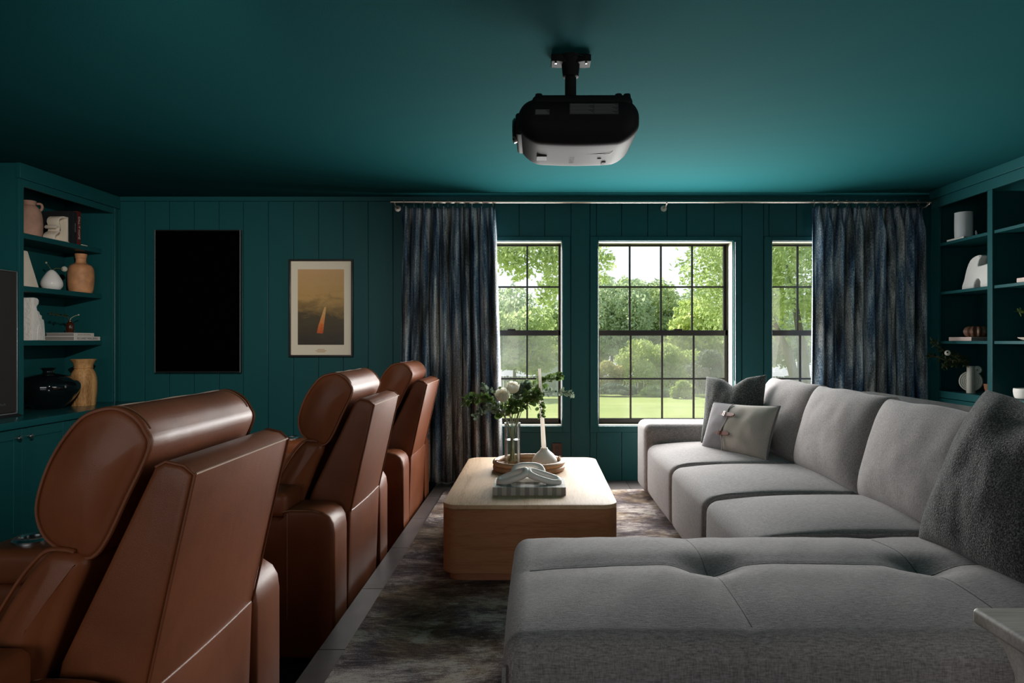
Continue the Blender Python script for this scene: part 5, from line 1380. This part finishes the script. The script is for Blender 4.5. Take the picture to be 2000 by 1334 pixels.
obj('link', link((-0.052, 3.690, bz1+0.042), 0.150, 0.095, 0.0185, (1, 0, 0), (0, 0.62, 0.72)), 'white_ceramic', cn)

# ================================================================== PROJECTOR
pj = thing('projector', 'black projector hanging from the teal ceiling', 'projector', (0.16, 2.96, CEIL))
PXL, PXR, PY0, PY1, PZ0, PZ1 = -0.080, 0.418, 2.74, 3.19, 1.995, 2.185
def pshape(p, u, q):
    x, y, z = p
    k = max(0, -u[2])
    x = (x-(PXL+PXR)/2)*(1-0.10*k**2)+(PXL+PXR)/2
    z2 = z - 0.012*(1-u[0]**2)*k
    return (x, y, z2)
obj('body', rbox(PXL, PXR, PY0, PY1, PZ0, PZ1-0.012, 0.075, 7, (10, 6, 1), pshape), 'black_plastic', pj, angle=60)
obj('top_shell', rbox(PXL+0.055, PXR-0.03, PY0+0.02, PY1-0.03, PZ1-0.06, PZ1, 0.03, 4), 'black_plastic', pj, angle=60)
obj('lens_bezel', rbox(PXL-0.012, PXL+0.03, PY0+0.09, PY1-0.06, PZ0+0.045, PZ1-0.055, 0.012, 3), 'black_plastic', pj, angle=60)
g = lathe([(0.0, 0.0), (0.05, 0.0), (0.055, 0.012), (0.045, 0.02), (0.03, 0.012), (0.0, 0.016)], 28)
obj('lens', G().add(g, Matrix.Translation((PXL-0.008, 2.95, 2.09)) @ Matrix.Rotation(R(-90), 4, 'Y')), 'black_glass', pj)
for xx in (PXL+0.085, PXR-0.05, PXR-0.085): obj('foot', lathe([(0.0, 0.018), (0.014, 0.016), (0.017, 0.0)], 16, (xx, PY0+0.07, PZ1-0.004)), 'black_plastic', pj)
lb = obj('info_label', rbox(0.128, 0.325, PY0-0.0012, PY0+0.002, 2.092, 2.136, 0.0006), 'label_ground', pj)
for i in range(7): obj('print_line', box(0.132, 0.222 - 0.008*(i % 3), PY0-0.0016, PY0-0.0011, 2.097+i*0.0055, 2.0985+i*0.0055), 'label_print', lb, smooth=False)
for i in range(7): obj('print_line', box(0.228, 0.320 - 0.010*((i+1) % 3), PY0-0.0016, PY0-0.0011, 2.097+i*0.0055, 2.0985+i*0.0055), 'label_print', lb, smooth=False)
lb = obj('warning_label', rbox(-0.010, 0.048, PY0-0.0012, PY0+0.002, 2.090, 2.112, 0.0006), 'label_ground', pj)
for i in range(3): obj('print_line', box(-0.007, 0.045-0.006*i, PY0-0.0016, PY0-0.0011, 2.094+i*0.006, 2.0965+i*0.006), 'label_print', lb, smooth=False)
zbm = PZ0-0.0125
obj('logo', G().add(text_geo('EPSON', 0.034), basis((0.150, 3.03, zbm+0.0006), (0, 1, 0), (1, 0, 0), (0, 0, -1))), 'label_print', pj, smooth=False)
obj('button_panel', rbox(-0.005, 0.040, 2.96, 3.03, zbm-0.0005, zbm+0.008, 0.002), 'grey_plastic', pj); obj('indicator', rbox(0.287, 0.305, 3.06, 3.10, zbm-0.0005, zbm+0.008, 0.001), 'label_print', pj)
obj('indicator', rbox(0.262, 0.279, 3.00, 3.005, zbm-0.0005, zbm+0.006, 0.001), 'label_print', pj)
obj('lamp_door_seam', tube([(0.205, 2.83, zbm+0.011), (0.207, 2.93, zbm+0.0015), (0.31, 2.93, zbm+0.002), (0.335, 2.86, zbm+0.012)], 0.0012, 5), 'dark_hole', pj)
# mount
pm = thing('projector_mount', 'black pole mount holding the projector to the ceiling', 'mount', (0.145, 2.95, CEIL))
mx_, my_ = 0.143, 2.955
obj('pole', tube([(mx_, my_, PZ1+0.004), (mx_, my_, CEIL-0.03)], 0.0245, 24), 'black_plastic', pm)
obj('flange', lathe([(0.0, PZ1), (0.058, PZ1), (0.056, PZ1+0.006), (0.032, PZ1+0.022), (0.026, PZ1+0.05)], 28, (mx_, my_, 0)), 'black_plastic', pm)
obj('collar', lathe([(0.026, CEIL-0.09), (0.034, CEIL-0.085), (0.040, CEIL-0.03), (0.052, CEIL-0.012), (0.055, CEIL-0.0005), (0.0, CEIL-0.0005)], 28, (mx_, my_, 0)), 'black_plastic', pm)
for s in (-1, 1):
    wpts = [(0.02*s, -0.035), (0.06*s, -0.05), (0.085*s, -0.045), (0.085*s, 0.03), (0.055*s, 0.035), (0.02*s, 0.03)]
    obj('wing_plate', prism([(mx_+a, my_+b_) for a, b_ in wpts], 'z', CEIL-0.034, CEIL-0.004, 0.004, 2), 'black_plastic', pm)
    obj('bolt', tube([(mx_+0.065*s, my_-0.03, CEIL-0.030), (mx_+0.065*s, my_-0.03, CEIL-0.040)], 0.005, 8), 'steel', pm)
obj('hook', tube(smooth_prof([(mx_+0.012, my_-0.045, CEIL-0.02), (mx_+0.03, my_-0.05, CEIL-0.012), (mx_+0.05, my_-0.05, CEIL-0.016)], 4), 0.0028, 6), 'steel', pm)

# ================================================================== RIGHT BOOKCASE AND ITS THINGS
BR = 3.22
br = thing('bookcase', 'teal built-in bookcase with shelves along the right wall', 'bookcase', (BR, 4.6, LOW))
RSZ = [1.967, 1.577, 1.184]
obj('back_panel', rbox(XR-0.016, XR-0.003, 3.45, 5.59, 0.0, CEIL-0.002, 0.002), 'teal_paint', br)
obj('side_panel', rbox(BR+0.02, XR-0.016, 5.555, 5.59, 0.0, CEIL-0.002, 0.002), 'teal_paint', br)
obj('side_panel', rbox(BR+0.02, XR-0.016, 3.45, 3.48, 0.0, CEIL-0.002, 0.002), 'teal_paint', br)
obj('divider', rbox(BR+0.02, XR-0.027, 4.845, 4.880, 0.73, 2.25, 0.002), 'teal_paint', br)
for a, b_ in ((5.48, 5.59), (4.834, 4.89), (4.10, 4.156), (3.45, 3.50)): obj('stile', rbox(BR, BR+0.02, a, b_, 0.0, 2.26, 0.003), 'teal_paint', br)
obj('divider', rbox(BR+0.02, XR-0.027, 4.11, 4.145, 0.73, 2.25, 0.002), 'teal_paint', br)
obj('header', rbox(BR, BR+0.02, 3.45, 5.59, 2.26, 2.335, 0.003), 'teal_paint', br)
obj('crown', rbox(BR-0.010, BR+0.02, 3.45, 5.596, 2.337, CEIL-0.002, 0.003), 'teal_paint', br)
for k in range(13):
    ya = 4.17+0.106*k
    obj('back_board', rbox(XR-0.026, XR-0.0165, ya, ya+0.1045, 0.79, 2.25, 0.003), 'teal_paint', br)
for z in RSZ:
    for a, b_ in ((4.882, 5.553), (4.147, 4.843), (3.482, 4.108)): obj('shelf', rbox(BR+0.012, XR-0.027, a, b_, z-0.022, z, 0.002), 'teal_paint', br)
obj('base_shelf', rbox(BR-0.004, XR-0.017, 3.45, 5.553, 0.733, 0.787, 0.003), 'teal_paint', br)
for a, b_ in ((4.88, 5.48), (4.16, 4.83)):
    d = obj('door', rbox(BR+0.002, BR+0.018, a, b_, 0.08, 0.728, 0.002), 'teal_paint', br)
    obj('knob', lathe([(0.0, 0.0), (0.006, 0.0), (0.007, 0.012), (0.014, 0.02), (0.012, 0.03), (0.0, 0.033)], 14), 'steel', d)
    d.children[0].location = Vector((BR+0.002, a+0.06, 0.66))-wloc(d); d.children[0].rotation_euler = (0, R(-90), 0)
    for v_ in d.children[0].data.vertices: v_.co += wloc(d)

z = RSZ[0]
c = (3.315, 5.312, z+0.016)
t = thing('smart_speaker', 'white cylindrical desk speaker on the top right shelf', 'speaker', c)
obj('body', lathe(smooth_prof([(0.0, 0.0), (0.055, 0.0), (0.061, 0.006), (0.063, 0.10), (0.062, 0.19), (0.058, 0.197), (0.0, 0.199)], 4), 36, c), 'white_matt', t, angle=30)
obj('power_cord', tube(smooth_prof([(c[0]+0.05, c[1]-0.04, z+0.03), (c[0]+0.05, c[1]-0.09, z+0.02), (c[0]+0.0, c[1]-0.15, z+0.05), (c[0]-0.02, c[1]-0.20, z+0.004), (c[0]+0.08, c[1]-0.23, z+0.004)], 6), 0.0028, 6), 'white_matt', t)
t = flat_book(5.20, 5.415, 3.245, 0.16, z, z+0.016, 'book_white', 'thin white book under the white cylindrical speaker', face='-x')
tag(obj('standing_card', prism([(4.925, z), (4.955, z), (4.93, z+0.19)], 'x', 3.30, 3.36, 0.003, 1), 'white_matt', base=(3.33, 4.94, z)), 'white wedge-shaped ornament half hidden by the right bookcase upright', 'ornament')
# arch sculpture
z = RSZ[1]
out = [(0.0, 0.0), (0.0, 0.0), (0.03, 0.08), (0.06, 0.16), (0.105, 0.222), (0.165, 0.245), (0.215, 0.247), (0.235, 0.238), (0.215, 0.222), (0.20, 0.195), (0.195, 0.165), (0.29, 0.172), (0.31, 0.168), (0.315, 0.14), (0.318, 0.0), (0.225, 0.0), (0.22, 0.045), (0.195, 0.075), (0.165, 0.062), (0.145, 0.03), (0.135, 0.0)]
arch_ = [(5.292-u, z+v) for u, v in out[1:]]
tag(obj('arch_sculpture', prism(smooth_loop(arch_, 2), 'x', 3.285, 3.375, 0.010, 3), 'rough_plaster', base=(3.33, 5.13, z), angle=50), 'pale rough stone sculpture of two leaning arches on the right shelves', 'sculpture')
# carved brown box on a book
z = RSZ[2]
flat_book(5.118, 5.40, 3.252, 0.24, z, z+0.030, 'book_pink', 'pale book lying under the brown carved bowl', face='-x')
c = (3.345, 5.195, z+0.030)
tag(obj('carved_bowl', lathe(smooth_prof([(0.0, 0.0), (0.06, 0.0), (0.078, 0.02), (0.084, 0.042), (0.076, 0.066), (0.058, 0.080), (0.046, 0.078), (0.0, 0.06)], 4), 96, c, lambda r, zz, a: r*(1+0.10*math.sin(12*a)*(1 if zz > 0.004 else 0.3))), 'carved_brown', base=c, angle=60), 'dark brown ribbed carved bowl on a pale book', 'bowl')
# ring vase with branches
z = 0.787
c = Vector((3.30, 5.20, z))
vz = thing('ring_vase', 'pale grey-green ceramic vase with disc body and small loop handle', 'vase', c)
fd = Vector((-0.55, -0.83, 0)).normalized(); rt = Vector((-fd.y, fd.x, 0)); rt = -rt if rt.x < 0 else rt
obj('tube_neck', lathe([(0.0, 0.0), (0.029, 0.0), (0.030, 0.004), (0.029, 0.10), (0.027, 0.204), (0.023, 0.206), (0.021, 0.16), (0.0, 0.15)], 28, tuple(c)), 'grey_ceramic', vz, angle=40)
def ringset(cx, cz, rads, r):
    g = G()
    for q in rads: g.add(tube([c+rt*(cx+q*math.cos(a))+Vector((0, 0, cz+q*math.sin(a))) for a in [2*math.pi*k/40 for k in range(40)]], r, 8, True))
    return g
g = ringset(0.0, 0.090, (0.070, 0.058, 0.046, 0.035), 0.0088); obj('disc_body', g, 'grey_ceramic', vz, angle=60)
obj('loop_handle', ringset(0.042, 0.178, (0.022, 0.012), 0.0085), 'grey_ceramic', vz, angle=60)
for k, (lab, ends) in enumerate((('leafy dark branch rising left from the ring vase', ((-0.04, 0.26), (-0.16, 0.31), (-0.26, 0.40))), ('leafy dark branch spreading left from the ring vase', ((-0.05, 0.235), (-0.15, 0.25), (-0.28, 0.29))), ('leafy dark branch drooping from the ring vase', ((-0.04, 0.23), (-0.10, 0.225), (-0.19, 0.19))))):
    random.seed(40+k)
    t = thing('leafy_branch', lab, 'branch', c+Vector((0, 0, 0.16)), 'branches in the ring vase')
    P = smooth_prof([tuple(c+Vector((0, 0, 0.16)))] + [tuple(c+rt*a+fd*(0.02*k)+Vector((0, 0, h))) for a, h in ends], 8)
    obj('stem', tube(P, 0.002, 5), 'stem_brown', t)
    g = G()
    for i in range(7, len(P)):
        for _ in range(4): leaf_quad(g, P[i], (random.uniform(-1, 1), random.uniform(-1, 1), random.uniform(-0.8, 1)), (0.3, 0, 1), random.uniform(0.03, 0.05), random.uniform(0.014, 0.022))
    obj('leaves', g, 'leaf_dark', t, angle=60)['kind'] = 'stuff'
t = thing('white_bloom', 'single white anemone flower with dark centre in the ring vase', 'flower', c+Vector((0, 0, 0.17)))
pb = c+rt*(-0.150)+fd*0.05+Vector((0, 0, 0.305))
obj('flower_head', ball(tuple(pb), 0.021), 'petal', t); obj('dark_centre', ball(tuple(pb+fd*0.016+Vector((0, 0, 0.004))), 0.008, 10), 'book_black', t)
obj('stem', tube(smooth_prof([tuple(c+Vector((0, 0, 0.17))), tuple(c+rt*-0.06+fd*0.02+Vector((0, 0, 0.24))), tuple(pb)], 5), 0.002, 5), 'stem_green', t)
c = (3.40, 5.135, z)
tag(obj('terracotta_cup', lathe([(0.0, 0.0), (0.020, 0.0), (0.034, 0.035), (0.040, 0.075), (0.037, 0.075), (0.030, 0.035), (0.0, 0.012)], 24, c), 'terracotta', base=c), 'small terracotta cup beside the ring vase', 'cup')
c = (3.335, 4.66, z)
tag(obj('white_bowl', lathe(smooth_prof([(0.0, 0.0), (0.05, 0.0), (0.068, 0.012), (0.075, 0.05), (0.074, 0.068), (0.070, 0.068), (0.066, 0.02), (0.0, 0.01)], 4), 32, c), 'white_ceramic', base=c), 'white bowl on the base shelf at the right edge', 'bowl')
flat_book(4.36, 4.648, 3.262, 0.22, RSZ[1], RSZ[1]+0.033, 'book_pink', 'pale pink book lying at the right edge of the shelves', face='-x')
c = (3.36, 4.60, RSZ[2])
tag(obj('shallow_dish', lathe([(0.0, 0.0), (0.06, 0.0), (0.10, 0.018), (0.105, 0.024), (0.098, 0.022), (0.0, 0.006)], 32, c), 'cream_stone', base=c), 'shallow cream dish on the lower right shelf at the picture edge', 'dish')
c = Vector((3.40, 4.57, RSZ[2]+0.022))
t = thing('potted_sprig', 'small pot with leafy green sprigs at the right edge of the shelves', 'plant', c)
obj('pot', lathe([(0.0, 0.0), (0.03, 0.0), (0.038, 0.06), (0.034, 0.06), (0.0, 0.05)], 20, tuple(c)), 'white_ceramic', t)
g = G(); random.seed(21); gs = G()
for k in range(5):
    P = smooth_prof([tuple(c+Vector((0, 0, 0.05))), tuple(c+Vector((-0.03, 0.03*(k-2), 0.11+0.01*k))), tuple(c+Vector((-0.08, 0.05*(k-2)+0.04, 0.13+0.012*k)))], 6)
    gs.add(tube(P, 0.0018, 5))
    for i in range(3, len(P)):
        for _ in range(3): leaf_quad(g, P[i], (random.uniform(-1, 0.6), random.uniform(-1, 1), random.uniform(-0.8, 1)), (0, 0, 1), 0.035, 0.017)
obj('stems', gs, 'stem_green', t); obj('leaves', g, 'leaf_green', t, angle=60)['kind'] = 'stuff'
